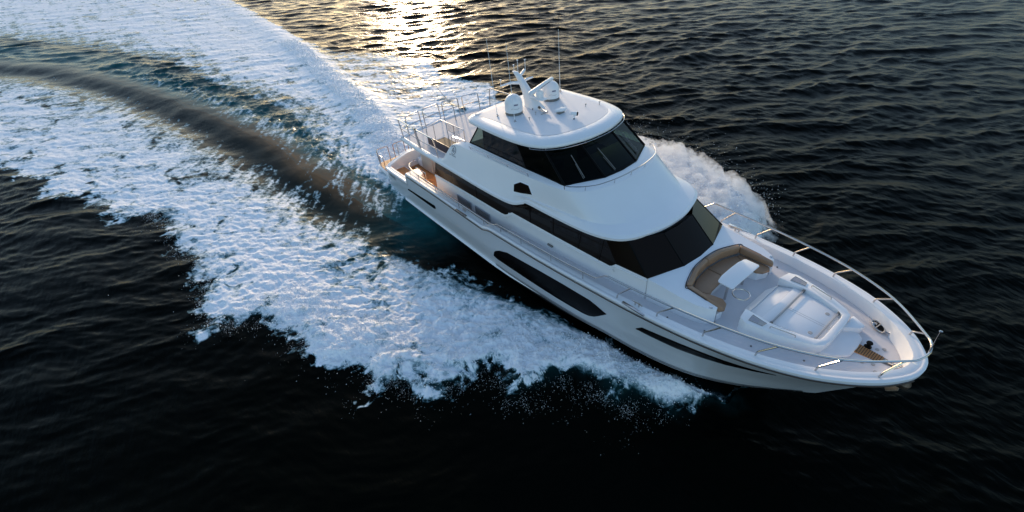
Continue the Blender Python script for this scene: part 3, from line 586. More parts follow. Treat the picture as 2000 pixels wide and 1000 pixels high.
for s_ in (1, -1):   # white seat bases
    P_ = [(15.52,0),(15.6,.75),(15.86,1.49),(16.98,1.54),(17.02,1.3),(16.85,.98),(16.45,.90),(16.30,.78),(16.24,0)]
    mb = MB(); mb.prism([(x, s_*y) for x, y in P_], 2.0, 2.46); mb.build('seat_base', M['gel'], lg, bevel=.015)
    seat = [(15.66,.012),(15.74,.72),(15.95,1.25),(16.42,1.02),(16.36,.80),(16.30,.012)]
    mb = MB(); mb.prism([(x, s_*y) for x, y in seat], 2.465, 2.58); mb.build('seat_cushion', M['leather'], lg, bevel=.035, segs=3)
    arm = [(15.96,1.27),(16.02,1.40),(16.98,1.43),(17.07,1.30),(16.98,1.05),(16.80,.93),(16.45,1.01)]
    mb = MB(); mb.prism([(x, s_*y) for x, y in arm], 2.465, 2.58); mb.build('seat_cushion', M['leather'], lg, bevel=.035, segs=3)
    bk_ = [(15.50,.008),(15.57,.70),(15.82,1.46),(15.97,1.38),(15.72,.66),(15.66,.008)]
    mb = MB(); mb.prism([(x, s_*y) for x, y in bk_], 2.59, lambda x, y: 2.925 - .08*max(0, abs(y)-.8)); mb.build('back_cushion', M['leather'], lg, bevel=.045, segs=3)
    sb_ = [(15.86,1.50),(16.6,1.53),(17.0,1.55),(17.08,1.42),(16.9,1.395),(15.98,1.36)]
    mb = MB(); mb.prism([(x, s_*y) for x, y in sb_], 2.59, lambda x, y: 2.86 - .16*max(0, x-16.4)); mb.build('back_cushion', M['leather'], lg, bevel=.04, segs=3)
    # dark piping behind the backrest
    mb = MB(); mb.tube([(p[0]-.01, s_*p[1], p[2]+.015) for p in cr(Sl[:6], 4)], .016, 5); mb.build('piping', M['leatherd'], lg)
    mb = MB(); mb.lathe((16.84, s_*1.70, 2.755), [(0,0),(.05,0),(.05,.015),(0,.02)], 12); mb.build('cup_holder', M['steel'], lg)
tb = bpy.data.objects.new('table', None); COL.objects.link(tb); tb.parent = Y
tc_ = [(16.36,-.0),(16.37,.45),(16.42,.72),(16.47,.78),(16.88,.79),(16.92,.74),(16.92,0)]
mb = MB(); mb.prism([(x,-y) for x,y in tc_]+[(x,y) for x,y in tc_[::-1][1:-1]], 2.925, 2.965); mb.build('table_top', M['gel'], tb, bevel=.012)
for y in (-.5, .5):
    mb = MB(); mb.tube([(16.66,y,2.1),(16.66,y,2.92)], .04, 10); mb.lathe((16.66,y,2.14),[(0,0),(.13,0),(.12,.02),(.05,.04)],16); mb.build('leg', M['steel'], tb)
cc = Vector((17.10,-.50,2.68)); mb = MB(); mb.tube([cc + Vector((.245*math.cos(a), .245*math.sin(a), 0)) for a in np.linspace(0, 2*math.pi, 36, endpoint=False)], .017, 8, closed=True)
mb.tube([cc+Vector((-.24,.02,0)), cc+Vector((-.34,.02,.12)), (16.8,-.5,2.90)], .014, 6); mb.build('ring_holder', M['steel'], tb)

# ---------------- raised sun pad locker
lo_ = [(17.42,0),(17.46,.72),(17.50,1.02),(17.60,1.42),(17.82,1.52),(18.6,1.33),(19.45,.98),(19.60,.82),(19.64,.62),(19.64,0)]
full = [(x,-y) for x,y in lo_] + [(x,y) for x,y in lo_[::-1][1:-1]]
def shr(P, k): 
    c = Vector((18.55, 0)); return [(c.x+(x-c.x)*k[0], y*k[1]) for x, y in P]
LZ = 2.70
outl = [(17.50,.98),(17.58,1.40),(17.80,1.50),(18.6,1.33),(19.40,.98),(19.58,.80),(19.62,.5)]
innl = [(19.44,.5),(19.42,.66),(19.25,.78),(18.7,.95),(18.2,1.02),(17.95,.99)]
U_ = [(x, y) for x, y in outl] + [(x, -y) for x, y in outl[::-1]] + [(x, -y) for x, y in innl[::-1]] + [(x, y) for x, y in innl]
lk = bpy.data.objects.new('sunpad_locker', None); COL.objects.link(lk); lk.parent = Y
mb = MB(); mb.prism(U_[::-1], LZ-.30, LZ); mb.build('coaming', M['gel'], lk, bevel=.016, segs=2, angle=50)
mb = MB(); o2 = [(17.55,.95),(17.60,1.37),(17.80,1.46),(18.6,1.30),(19.38,.95),(19.56,.78),(19.60,.5)]
def wide(P, d): return [(x + (d if x > 18.8 else -d*.3), y + d*(y > .6)) for x, y in P]
rw_ = []
for d, z in ((.0, LZ-.27), (.05, LZ-.5), (.08, 2.0)):
    q = wide(o2, d); rw_.append([(x, y, z) for x, y in q] + [(x, -y, z) for x, y in q[::-1]])
mb.grid(rw_, True); mb.build('side', M['gel'], lk, angle=40)
mb = MB(); fl = innl; mb.prism([(x, y) for x, y in fl] + [(x, -y) for x, y in fl[::-1]], LZ-.32, LZ-.13); mb.build('base', M['gel'], lk)
mb = MB(); mb.prism([(17.34,-.62),(17.52,-.97),(17.98,-.95),(17.98,.95),(17.52,.97),(17.34,.62)], lambda x,y: 2.0, lambda x,y: 2.30 + .27*min(1,max(0,(x-17.36)/.5))); mb.build('backrest_slope', M['gel'], lk, bevel=.012)
mb = MB(); mb.prism([(17.98,-.92),(18.24,-.94),(18.24,.94),(17.98,.92)], LZ-.13, LZ-.085); mb.build('headrest_pad', M['gel'], lk, bevel=.02)
mb = MB(); mb.prism([(18.27,-.90),(19.30,-.70),(19.30,.70),(18.27,.90)], LZ-.13, LZ-.095); hl = mb.build('hatch_lid', M['gel'], lk, bevel=.012)
for y in (-.05, .03):
    mb = MB(); mb.box(18.0, 19.42, y-.004, y+.004, LZ-.0945, LZ-.0925); mb.build('seam', M['lgrey'], hl)
for x, hw in ((18.25,.96),(19.32,.72)):
    mb = MB(); mb.box(x-.022, x+.022, -hw, hw, LZ-.06, LZ-.035); br_ = mb.build('locker_bar', M['lgrey'], lk, bevel=.008)
    for s_ in (-1, 1):
        mb = MB(); mb.box(x-.035, x+.035, min(s_*(hw-.05), s_*(hw+.04)), max(s_*(hw-.05), s_*(hw+.04)), LZ-.1, LZ-.02); mb.build('end_fitting', M['grey'], br_, bevel=.01)
for y in (-.52, .52):
    mb = MB(); mb.lathe((19.12,y,LZ-.094),[(0,0),(.06,0),(.055,.012),(0,.014)],12); mb.build('latch', M['lgrey'], hl)
for s_ in (-1, 1):
    mb = MB(); mb.tube(fillet([(18.34,s_*1.22,LZ),(18.34,s_*1.22,LZ+.07),(18.95,s_*1.07,LZ+.07),(18.95,s_*1.07,LZ)], .03), .014, 7); mb.build('grab_rail', M['steel'], lk)
    q = [(17.78,1.08),(17.80,1.36),(18.17,1.30),(18.20,1.13)]
    mb = MB(); mb.prism([(x, s_*y) for x, y in q], LZ+.002, LZ+.010); vp = mb.build('cup_recess', M['lgrey'], lk)
    mb = MB(); mb.prism([(17.86+(x-17.98)*.62+.04, s_*(1.22+(y-1.22)*.62)) for x, y in q], LZ+.0105, LZ+.014); mb.build('recess_floor', M['vent'], vp)
    mb = MB(); mb.tube([(x, s_*y, LZ+.012) for x, y in q], .009, 5, closed=True); mb.build('recess_trim', M['steel'], vp)
mb = MB(); mb.prism([(19.55,-.85),(19.85,-.70),(20.12,-.42),(20.15,0),(20.12,.42),(19.85,.70),(19.55,.85)], 2.15, 2.45); mb.build('front_step', M['gel'], lk, bevel=.05)
mb = MB(); mb.prism([(19.60,.30),(19.95,.60),(20.0,.80),(19.6,1.02)], 2.3, 2.6); mb.build('front_fairing', M['gel'], lk, bevel=.06)

# ---------------- anchor gear
zb = lambda x: deckz(x) + .05
mb = MB(); mb.prism([(20.12,-.16),(20.72,-.11),(20.72,.16),(20.12,.20)], 2.36, 2.425); gt = mb.build('teak_grating', M['teak'], Y)
for k in range(10):
    mb = MB(); mb.box(20.16+k*.056, 20.175+k*.056, -.145, .17, 2.426, 2.434); mb.build('grating_bar', M['dash'], gt)
mb = MB(); mb.prism([(20.72,-.09),(21.05,-.05),(21.05,.10),(20.72,.13)], 2.36, 2.44); mb.build('anchor_channel', M['grey'], Y)
mb = MB(); mb.tube([(20.75,.02,2.45),(21.06,.02,2.47),(21.18,.02,2.48)], [.035,.035,.02], 8); mb.build('anchor_shank', M['steel'], Y)
mb = MB(); mb.prism([(21.02,-.10),(21.16,-.09),(21.22,.02),(21.16,.14),(21.02,.14)], 2.42, 2.47); mb.build('hawse_plate', M['lgrey'], Y, bevel=.02)
mb = MB(); mb.lathe((20.30,.26,2.38),[(0,0),(.09,0),(.09,.05),(.05,.08),(.05,.14),(.08,.17),(.07,.20),(0,.21)],16); mb.build('capstan', M['frame'], Y)
mb = MB()
a0 = Vector((20.20,1.23,2.42))
ov = [a0 + Vector((.22*math.cos(t)*.85 - .12*math.sin(t)*0 , .17*math.sin(t)*.85*1.0, 0)) + Vector((.0,-.10*math.cos(t),0)) for t in np.linspace(0, 2*math.pi, 28, endpoint=False)]
mb.tube(ov, .024, 8, closed=True); mb.tube([a0+Vector((-.30,.18,.03)), a0+Vector((-.15,.09,.03))], .012, 6); mb.tube([a0+Vector((.20,-.12,.02)), a0+Vector((.33,-.12,.03))], .02, 6); ol = mb.build('oval_fairlead', M['steel'], Y)
mb = MB(); mb.add([(p[0], p[1], 2.425) for p in ov], [tuple(range(len(ov)))]); mb.build('opening', M['frame'], ol)
mb = MB(); mb.tube([a0+Vector((.02,.14,.02)), a0+Vector((-.02,-.14,.02))], .02, 8); mb.lathe(a0+Vector((-.10,.02,-.02)), [(0,0),(.07,0),(.06,.05),(0,.08)], 12); mb.build('roller', M['steel'], ol)
for x, y in ((20.62,.45),(20.40,-.38),(20.62,-.28),(20.75,-.50),(20.5,.33)):
    mb = MB(); mb.lathe((x,y,zb(x)-.0),[(0,0),(.05,0),(.045,.012),(0,.016)],12); mb.build('deck_filler', M['lgrey'], Y)
for x, y in ((15.9,2.35),(17.0,2.1),(18.2,1.75),(19.4,1.3)):
    for s_ in (-1, 1):
        mb = MB(); mb.lathe((x,s_*y,zb(x)-.03),[(0,0),(.03,0),(.025,.02),(0,.024)],10); mb.build('deck_filler', M['grey'], Y)
mb = MB(); mb.tube([(20.3,-.0,1.15),(20.9,-.0,1.75),(21.35,0,2.1)], .05, 8); mb.lathe((21.35,0,1.98),[(0,0),(.12,.02),(.14,.12),(.08,.25),(0,.28)],14)
mb.slab([(21.1,-.16,1.72),(21.3,-.05,1.82),(21.3,.05,1.82),(21.1,.16,1.72),(21.05,0,1.66)], (1,0,-1), .03); mb.build('anchor', M['bronze'], Y)

# ------------------------------------------------------------------ sea, wake and spray
exec_water = True
CX, CY, CZ = CAM
def hash2(ix, iy, seed):
    ix = ix.astype(np.int64); iy = iy.astype(np.int64)
    h = (ix * 374761393 + iy * 668265263 + seed * 1274126177) & 0xFFFFFFFF
    h = ((h ^ (h >> 13)) * 1274126177) & 0xFFFFFFFF
    h = h ^ (h >> 16)
    return (h & 0xFFFF) / 65535.0
def vnoise(x, y, seed):
    x0 = np.floor(x); y0 = np.floor(y); fx = x - x0; fy = y - y0
    out = np.zeros_like(x)
    tot = 0
    for dx in (0, 1):
        for dy in (0, 1):
            a = hash2(x0 + dx, y0 + dy, seed) * 2 * np.pi
            g = np.cos(a) * (fx - dx) + np.sin(a) * (fy - dy)
            ux = fx if dx else 1 - fx; uy = fy if dy else 1 - fy
            wx = ux**3 * (ux * (ux * 6 - 15) + 10); wy = uy**3 * (uy * (uy * 6 - 15) + 10)
            out += g * wx * wy
    return out * 1.5
def fbm(x, y, seed, oct=4, gain=.55, ridged=False):
    s_ = 0; a = 1; n_ = 0
    for o_ in range(oct):
        v = vnoise(x + 17.3 * o_, y - 9.1 * o_, seed + o_)
        if ridged: v = 1 - 2.2 * np.abs(v)
        s_ = s_ + a * v; n_ += a; a *= gain; x = x * 2.03; y = y * 2.03
    return s_ / n_
def sdist(x, y, poly):
    """signed distance to closed polygon, positive inside"""
    P = np.array(poly); n_ = len(P); d = np.full(x.shape, 1e9); ins = np.zeros(x.shape, bool)
    for i in range(n_):
        ax, ay = P[i]; bx, by = P[(i + 1) % n_]; ex, ey = bx - ax, by - ay
        t = np.clip(((x - ax) * ex + (y - ay) * ey) / (ex * ex + ey * ey + 1e-12), 0, 1)
        d = np.minimum(d, (x - ax - t * ex)**2 + (y - ay - t * ey)**2)
        c = (ay > y) != (by > y)
        xi = (bx - ax) * (y - ay) / (by - ay + 1e-12) + ax
        ins ^= c & (x < xi)
    d = np.sqrt(d); return np.where(ins, d, -d)
def ldist(x, y, line):
    P = np.array(line); d = np.full(x.shape, 1e9); par = np.zeros(x.shape); side = np.zeros(x.shape)
    L = 0
    for i in range(len(P) - 1):
        ax, ay = P[i]; ex, ey = P[i + 1] - P[i]; l = math.hypot(ex, ey)
        t = np.clip(((x - ax) * ex + (y - ay) * ey) / (l * l), 0, 1); px = x - ax - t * ex; py = y - ay - t * ey
        q = px * px + py * py; m_ = q < d; d = np.where(m_, q, d); par = np.where(m_, L + t * l, par); side = np.where(m_, np.sign(ex * py - ey * px), side); L += l
    return np.sqrt(d), par, side
def sst(a, b, x): t = np.clip((x - a) / (b - a), 0, 1); return t * t * (3 - 2 * t)

FOAM_S = [(-31.8,-26.3),(-25.2,-21.6),(-21.3,-20.4),(-19.2,-19.1),(-16.6,-19.1),(-15.3,-17.1),(-12.8,-16.4),(-10.1,-15.7),(-9.5,-14.5),(-8.1,-13.6),(-5.1,-13.7),(-3.0,-13.3),(-1.1,-13.1),(.2,-13.9),(2.2,-13.9),(2.8,-12.8),(3.3,-11.9),(4.9,-11.3),(6.5,-11.1),(7.2,-10.8),(7.9,-9.8),(9.5,-10.3),(10.2,-8.9),(11.4,-8.4),(11.5,-7.5),(11.9,-6.2),(13.0,-6.2),(14.5,-4.4),(15.8,-4.6),(16.9,-3.1),(17.8,-2.3),(18.4,-1.6),(18.6,-.8),(17.6,-.6),(17.2,-.6),(15.2,-1.4),(13.1,-1.8),(12.4,-2.6),(11.1,-2.7),(9.7,-3.2),(8.2,-3.7),(6.4,-4.6),(5.2,-5.2),(3.3,-5.6),(1.9,-5.9),(-.5,-6.2),(-2.9,-6.7),(-8.0,-7.2),(-12.9,-8.3),(-18.8,-9.6),(-28.2,-11.7),(-38.2,-14.6),(-46.5,-18.3),(-54.0,-22.7),(-62.5,-29.6),(-90,-50),(-60,-50)]
FOAM_B = [(-219,-120),(-93.5,-33.0),(-69.0,-20.1),(-55.1,-13.3),(-43.0,-8.2),(-30.3,-6.4),(-25.2,-5.0),(-20.5,-3.9),(-15.8,-3.8),(-12.1,-4.4),(-8.8,-4.3),(-5.9,-4.1),(-2.4,-3.5),(2.2,-2.8),(3.8,-2.3),(3.8,2.0),(1.0,3.5),(-3.1,7.5),(-8,10),(-12.3,12.0),(-16.4,9.9),(-21.4,11.4),(-29.5,8.7),(-32.2,6.4),(-41.1,5.5),(-57.3,6.0),(-76.0,6.4),(-119.4,13.6),(-219.4,16)]
FOAM_P = [(-3,7.5),(-.4,9.0),(2.9,11.3),(6.1,11.0),(7.8,11.1),(9.8,10.6),(11.4,10.0),(12.7,9.6),(13.7,9.0),(14.3,8.3),(14.4,7.2),(14.6,5.8),(15.6,4.2),(17.2,1.2),(17.4,.4),(14,1.5),(10,2.4),(4,2.6),(0,2.8)]
RIDGE = [(-90,-46),(-69.3,-30.4),(-58.0,-22.8),(-50.1,-17.4),(-37.1,-12.6),(-28.5,-9.7),(-20.2,-7.5),(-12.9,-6.3),(-8.4,-5.8),(-4.1,-5.2),(-1.5,-4.9),(1.0,-4.3)]
TURQ = [(-110,-52),(-79.7,-31.5),(-66.5,-23.1),(-49.8,-13.7),(-28.1,-7.7),(-15.0,-4.9),(-3.7,-4.4),(.3,-3.6),(4.2,-3.0)]
PLUME = [(-110,5),(-74.7,4.5),(-49.7,4.2),(-34.2,3.3),(-23.9,2.0),(-15.8,1.3),(-10.1,.2),(-5.3,-1.2)]

# polar grid round the point below the camera: fine where the photo looks, coarse behind
def grads(a, b, n_): return np.linspace(a, b, n_, endpoint=False)
LOOK = .8836 + math.pi / 2
az = np.concatenate([grads(LOOK - 1.30, LOOK + 1.22, NAZ := 1450), grads(LOOK + 1.22, LOOK - 1.30 + 2 * math.pi, 90)])
r1 = np.concatenate([np.linspace(.5, 6, 26, endpoint=False), np.geomspace(6, 200, 1000, endpoint=False), np.geomspace(200, 9000, 110)])
R_, T_ = np.meshgrid(r1, az, indexing='ij')
X = CX + R_ * np.cos(T_); Yw = CY + R_ * np.sin(T_)
nr, na = X.shape
def waves(X, Y, cell):
    rs = np.random.RandomState(5); Z = np.zeros_like(X); DX = np.zeros_like(X); DY = np.zeros_like(X)
    wx = X + 1.4 * fbm(X / 9, Y / 9, 71, 2); wy = Y + 1.4 * fbm(X / 9 + 50, Y / 9, 73, 2)
    main = math.radians(148)   # direction the sea runs from
    for i in range(84):
        lam = 5.0 * (0.055 ** (i / 83.0)) ; k = 2 * math.pi / lam
        th = main + rs.normal(0, .42) ; ph = rs.uniform(0, 2 * math.pi)
        amp = .0060 * lam * rs.uniform(.5, 1.25) * (.55 if lam > 3.6 else 1)
        amp = amp * sst(2.0, 3.6, lam / cell)
        a = k * (wx * math.cos(th) + wy * math.sin(th)) + ph
        c, s_ = np.cos(a), np.sin(a)
        Z += amp * c; DX -= amp * .8 * math.cos(th) * s_; DY -= amp * .8 * math.sin(th) * s_
    return Z, DX, DY
cell = np.maximum(R_ * 2.52 / 1450, np.gradient(r1)[:, None] + 0 * T_)
Zw, DXw, DYw = waves(X, Yw, cell)
lee = 1 - .62 * sst(48, 10, np.hypot(X - CX, Yw - CY)) * sst(6, -6, Yw)          # sheltered water on the near side
gust = (.75 + .5 * np.clip(.5 + fbm(X / 22, Yw / 22, 91, 3), 0, 1.2)) * lee

# ragged outlines: warp the sample point before measuring the distance
near = R_ < 330
wob = np.where(near, 1, 0)
wxn = X + .9 * fbm(X / 2.6, Yw / 2.6, 21, 5, .62); wyn = Yw + .9 * fbm(X / 2.6 + 40, Yw / 2.6, 27, 5, .62)
sS = sdist(wxn, wyn, FOAM_S); sB = sdist(X + .6*(wxn-X), Yw + .6*(wyn-Yw), FOAM_B); sP = sdist(X + .6*(wxn-X), Yw + .6*(wyn-Yw), FOAM_P)
# hull footprint
HF = [(x, -y) for x, y in [(p[0], p[1]) for p in D] if x < 18.2] + [(17.9, 0)] + [(x, y) for x, y in [(p[0], p[1]) for p in D][::-1] if x < 18.2]
sH = sdist(X, Yw, HF)
rwx = .6 * fbm(X / 6, Yw / 6, 161, 3); rwy = .6 * fbm(X / 6 + 9, Yw / 6, 167, 3)
dR, pR, sdR = ldist(X + rwx, Yw + rwy, RIDGE); dT, pT, sdT = ldist(X, Yw, TURQ); dP, pP, sdP = ldist(X, Yw, PLUME)
# density: how much of the surface is foam
q1 = fbm(X / 2.2, Yw / 2.2, 151, 3); q2 = fbm(X / 2.2 + 31, Yw / 2.2, 157, 3)
n1 = fbm(X / 1.5 + 1.3 * q1, Yw / 1.5 + 1.3 * q2, 31, 5, .58); n2 = fbm(X / .42 + 1.6 * q1, Yw / .42 + 1.6 * q2, 37, 4, .6)
fa = X * .63 + Yw * .77; fb = -X * .77 + Yw * .63
lace = fbm(fa / 3.2 + 1.0*n1 + .6*q2, fb / 1.05 + 1.0*n1 + .6*q1, 43, 6, .60, ridged=True)
big = fbm(X / 5.0 + q1, Yw / 3.0 + q2, 141, 4, .6)
# streaks drawn out across the wake (seen behind the stern)
ux, uy = .80, -.60
su = (X * ux + Yw * uy); sv = (-X * uy + Yw * ux)
streak = fbm(su / 3.4 + .5*n1, sv / .75, 47, 5, .6, ridged=True); streak2 = fbm(su / 6, sv / 2.2, 53, 3)
# starboard wash: dense band near outer rim and at the bow, lacy towards the smooth hollow
innerd = ldist(X, Yw, FOAM_S[34:-3])[0]
outerd = ldist(X, Yw, FOAM_S[:32])[0]
dens_out = 1.0 - .72 * np.exp(-innerd / np.interp(X, [-10, 0], [2.1, 1.3])) * np.interp(X, [-2, 6, 12, 16], [1, .75, .85, .5]) - .10 * sst(0, -40, X)
thin_spray = .30 * np.exp(-outerd / .55) * sst(17, 4, X)
dS = sst(-.85, .25, sS + .4*n2 + np.interp(X, [6, 12], [.7, .45])*n1 - np.interp(X, [6, 11, 14, 18], [.1, .40, .95, .95]))
dS = np.maximum(dS, .0) * (dens_out - thin_spray)
hole = sst(.02, .55, fbm(X / 3.6 + .8*q1, Yw / 1.6 + .8*q2, 61, 4, .6) + .15 * n1) * sst(8, 2, X)
dS = dS * (1 - .52 * hole)
lb = ldist(X, Yw, FOAM_B[:15])[0]
dB = sst(-.15, .5, sB) * (1.02 - .70 * np.exp(-lb / np.interp(X, [-14, -6], [3.0, .9])) - .14 * sst(-30, -80, X))
plume_edge = np.exp(-(dP / 1.3)**2)
beyond = sst(.5, 2.5, (Yw - np.interp(X, [p[0] for p in PLUME], [p[1] for p in PLUME])))
dB = dB * (1 - .30 * beyond * sst(-4, -14, X) - .26 * beyond * sst(-12, -40, X))
dB = np.maximum(dB, plume_edge * sst(-.3, .3, sB) * .97)
dPm = sst(-.15, .4, sP) * 1.0
dens = np.clip(np.maximum(np.maximum(dS, dB), dPm), 0, 1.05)
# second thin trace along the crest beside the hollow
dens = np.maximum(dens, .42 * np.exp(-(dT / 1.2)**2) * sst(-60, -20, X) * sst(2, -2, X))
pat = .34 * n2 + .45 * n1 + 1.0 * (lace - .50) + .55 * big
pst = .50 * n2 + .95 * (streak - .52)
wst = np.clip(np.exp(-dT / 3.2) + .9 * np.exp(-innerd / 2.2) * sst(3, -4, X), 0, 1)
pat = pat * (1 - wst) + pst * wst
foam = dens * 1.12 + 1.0 * pat * np.interp(dens, [0, .5, 1], [1.0, 1.05, .60]) - .05
bands = fbm(X / 7 + .4*n1, Yw / .9 + .5*n1, 101, 4, .6)
foam += .55 * bands * sst(-.3, 1.5, sB) * (1 - plume_edge)
foam = foam * sst(.0, .12, dens)
# thin grey veil of mist and bubbles between the hull and the thick foam
veil = sst(-.1, .5, sdist(X, Yw, [(18.5,.2),(17,-1.2),(15,-1.8),(12.6,-2.6),(9.5,-3.4),(6.4,-4.7),(3,-5.7),(3,-6.6),(7,-6.2),(11,-5.2),(14,-4.2),(17,-3.0)]))
foam = np.clip(np.maximum(foam, veil * (np.interp(X, [8, 14], [.62, .80]) + .25 * n1 + .2 * n2)), 0, 1.2)
calm = sst(-1.0, 1.5, np.maximum(np.maximum(sS, sB), sP))       # ambient chop is flattened inside the wake
hollow = np.exp(-(np.where(sdR > 0, dR / 1.9, dR / 3.0))**4) * sst(3, -1, X)
# heights
Z = Zw * gust * (1 - .65 * calm) * (1 - .90 * hollow)
bil = 1 - np.abs(fbm(fa / 1.7 + .8*q1, fb / .8 + .8*q2, 81, 6, .60)) * 2.4          # puffy billows
bil2 = fbm(fa / .5, fb / .3, 85, 3, .6)
hullside = np.exp(np.minimum(sH, 0) / 1.8)
amp = np.interp(X, [-60, -20, 0, 8, 14, 18], [.05, .07, .10, .17, .18, .08])
Z += dens * (amp * .62 * (bil - .35) + amp * .75 * bil2) * sst(.2, .8, dens)
Z += .42 * np.exp(-(dP / 1.7)**2) * np.interp(X, [-80, -30, -12, -5], [.25, .8, 1.15, .5])
Z += .05 * (1 + .35 * fbm(X / 6, Yw / 6, 171, 3)) * np.exp(-((dR * sdR - .3) / 1.8)**2) * np.interp(X, [-60, -20, -8, 0, 1.5], [.7, .9, 1.2, .6, 0])
Z += -.30 * np.exp(-((dR * sdR + 1.9) / 1.3)**2) * sst(2, -4, X)
# bow wave sheets climbing away from the forefoot on both sides
bowS = sst(-.2, 1.0, sS) * np.interp(X, [-4, 2, 8, 13, 16.5, 18.6], [0, .12, .30, .42, .50, .1])
Z += bowS * (.55 + .45 * np.exp(-(outerd / 1.8)**2))
Z += sst(-.2, 1.2, sP) * np.interp(X, [-2, 4, 8, 12, 15, 17.5], [0, .6, 1.1, 1.3, 1.0, .3]) * (.9 + .18 * bil)
Z += .12 * hullside * sst(6, 14, X) * (sH < 0)
rib = np.clip(np.exp(-(dT / 2.6)**2), 0, 1) * sst(4, -3, X) * sst(-60, -35, X)
Z += .16 * rib * (streak - .3) * sst(.9, 2.2, dR * sdR)
Z = np.where(sH > .15, np.minimum(Z, -.35), Z)
X2 = X + DXw * gust * (1 - .8 * calm) * (1 - .7 * hollow); Y2 = Yw + DYw * gust * (1 - .8 * calm) * (1 - .7 * hollow)
aer = np.clip(1.1 * np.exp(-(dT / 2.6)**2) * sst(6, 0, X) + .55 * sst(-.3, 1.5, sB) + .40 * sst(-.2, 1.2, sS) * sst(-12, 4, X) + .9*sst(-.2, .8, sP), 0, 1)
aer *= 1 - .8 * hollow * (sdR < 0)
aer = aer * np.clip(.75 + .6 * n1, 0, 1)

verts = np.stack([X2, Y2, Z], -1).reshape(-1, 3)
painted_sheen = np.exp(-((dR * sdR - .3 + .5 * n1) / np.interp(X, [-30, -6], [.55, .95]))**2) * sst(1.0, -5, X) * np.interp(X, [-75, -40, -25, -16], [.12, .35, .45, 1]) * np.clip(.75 + .5 * fbm(pR / 4, dR * sdR / .35, 131, 4, .6), 0, 1.1)  # warm sky reflection along the ridge crest, painted into the water colour
painted_sheen_f = np.clip(painted_sheen, 0, 1).ravel().astype(np.float32)
foam_f = foam.ravel().astype(np.float32); dens_f = dens.ravel(); aer_f = aer.ravel().astype(np.float32); calm_f = np.clip(calm * .7 + hollow * .8 + (1 - lee) * .9, 0, 1).ravel().astype(np.float32)
I, J = np.meshgrid(np.arange(nr - 1), np.arange(na), indexing='ij'); J2 = (J + 1) % na
quads = np.stack([I * na + J, (I + 1) * na + J, (I + 1) * na + J2, I * na + J2], -1).reshape(-1, 4)
qd = dens_f[quads].mean(1)
is_foam = qd > .22
def build_sheet(name, q, material):
    used, inv = np.unique(q.ravel(), return_inverse=True)
    me = bpy.data.meshes.new(name); v = verts[used]
    me.vertices.add(len(used)); me.vertices.foreach_set('co', v.astype(np.float32).ravel())
    me.loops.add(q.size); me.loops.foreach_set('vertex_index', inv.astype(np.int32).ravel())
    me.polygons.add(len(q)); me.polygons.foreach_set('loop_start', np.arange(0, q.size, 4, dtype=np.int32)); me.polygons.foreach_set('loop_total', np.full(len(q), 4, np.int32))
    me.update(calc_edges=True)
    me.polygons.foreach_set('use_smooth', np.ones(len(q), bool))
    for nm, arr in (('foam', foam_f), ('aerated', aer_f), ('calm', calm_f), ('painted_sheen', painted_sheen_f)):
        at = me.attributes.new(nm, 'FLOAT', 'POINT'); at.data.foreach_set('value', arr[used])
    me.materials.append(material)
    ob = bpy.data.objects.new(name, me); COL.objects.link(ob); return ob
# sea material
m = bpy.data.materials.new('sea_water'); m.use_nodes = True; n = m.node_tree; L = n.links
for x in list(n.nodes): n.nodes.remove(x)
def N(t, **k):
    q = n.nodes.new(t)
    for a_, b_ in k.items(): setattr(q, a_, b_)
    return q
out = N('ShaderNodeOutputMaterial'); wat = N('ShaderNodeBsdfPrincipled'); fo = N('ShaderNodeBsdfPrincipled'); mix = N('ShaderNodeMixShader')
tc = N('ShaderNodeTexCoord')
def attr(nm): q = N('ShaderNodeAttribute'); q.attribute_name = nm; return q.outputs['Fac']
aF, aA, aC = attr('foam'), attr('aerated'), attr('calm')
mc = N('ShaderNodeMix'); mc.data_type = 'RGBA'; mc.inputs[6].default_value = (.0010, .0018, .0016, 1); mc.inputs[7].default_value = (.014, .105, .115, 1); L.new(aA, mc.inputs[0])
aS = attr('painted_sheen'); mc2 = N('ShaderNodeMix'); mc2.data_type = 'RGBA'; mc2.inputs[7].default_value = (.19, .105, .050, 1); L.new(aS, mc2.inputs[0]); L.new(mc.outputs[2], mc2.inputs[6])  # tan base colour stands in for warm sky mirrored on the ridge
L.new(mc2.outputs[2], wat.inputs['Base Color']); wat.inputs['Roughness'].default_value = .24; wat.inputs['IOR'].default_value = 1.33; wat.inputs['Specular IOR Level'].default_value = .042; wat.inputs['Specular Tint'].default_value = (1, .84, .58, 1)
t1 = N('ShaderNodeTexNoise'); t1.inputs['Scale'].default_value = 2.6; t1.inputs['Detail'].default_value = 5; t1.inputs['Roughness'].default_value = .55
mp = N('ShaderNodeMapping'); mp.inputs['Rotation'].default_value = (0, 0, math.radians(-58)); mp.inputs['Scale'].default_value = (.55, 1.5, 1)
L.new(tc.outputs['Object'], mp.inputs[0]); L.new(mp.outputs[0], t1.inputs[0])
bp = N('ShaderNodeBump'); bp.inputs['Distance'].default_value = .07
inv = N('ShaderNodeMapRange'); inv.inputs[3].default_value = .8; inv.inputs[4].default_value = .12; L.new(aC, inv.inputs[0]); L.new(inv.outputs[0], bp.inputs['Strength'])
L.new(t1.outputs[0], bp.inputs['Height']); L.new(bp.outputs[0], wat.inputs['Normal'])
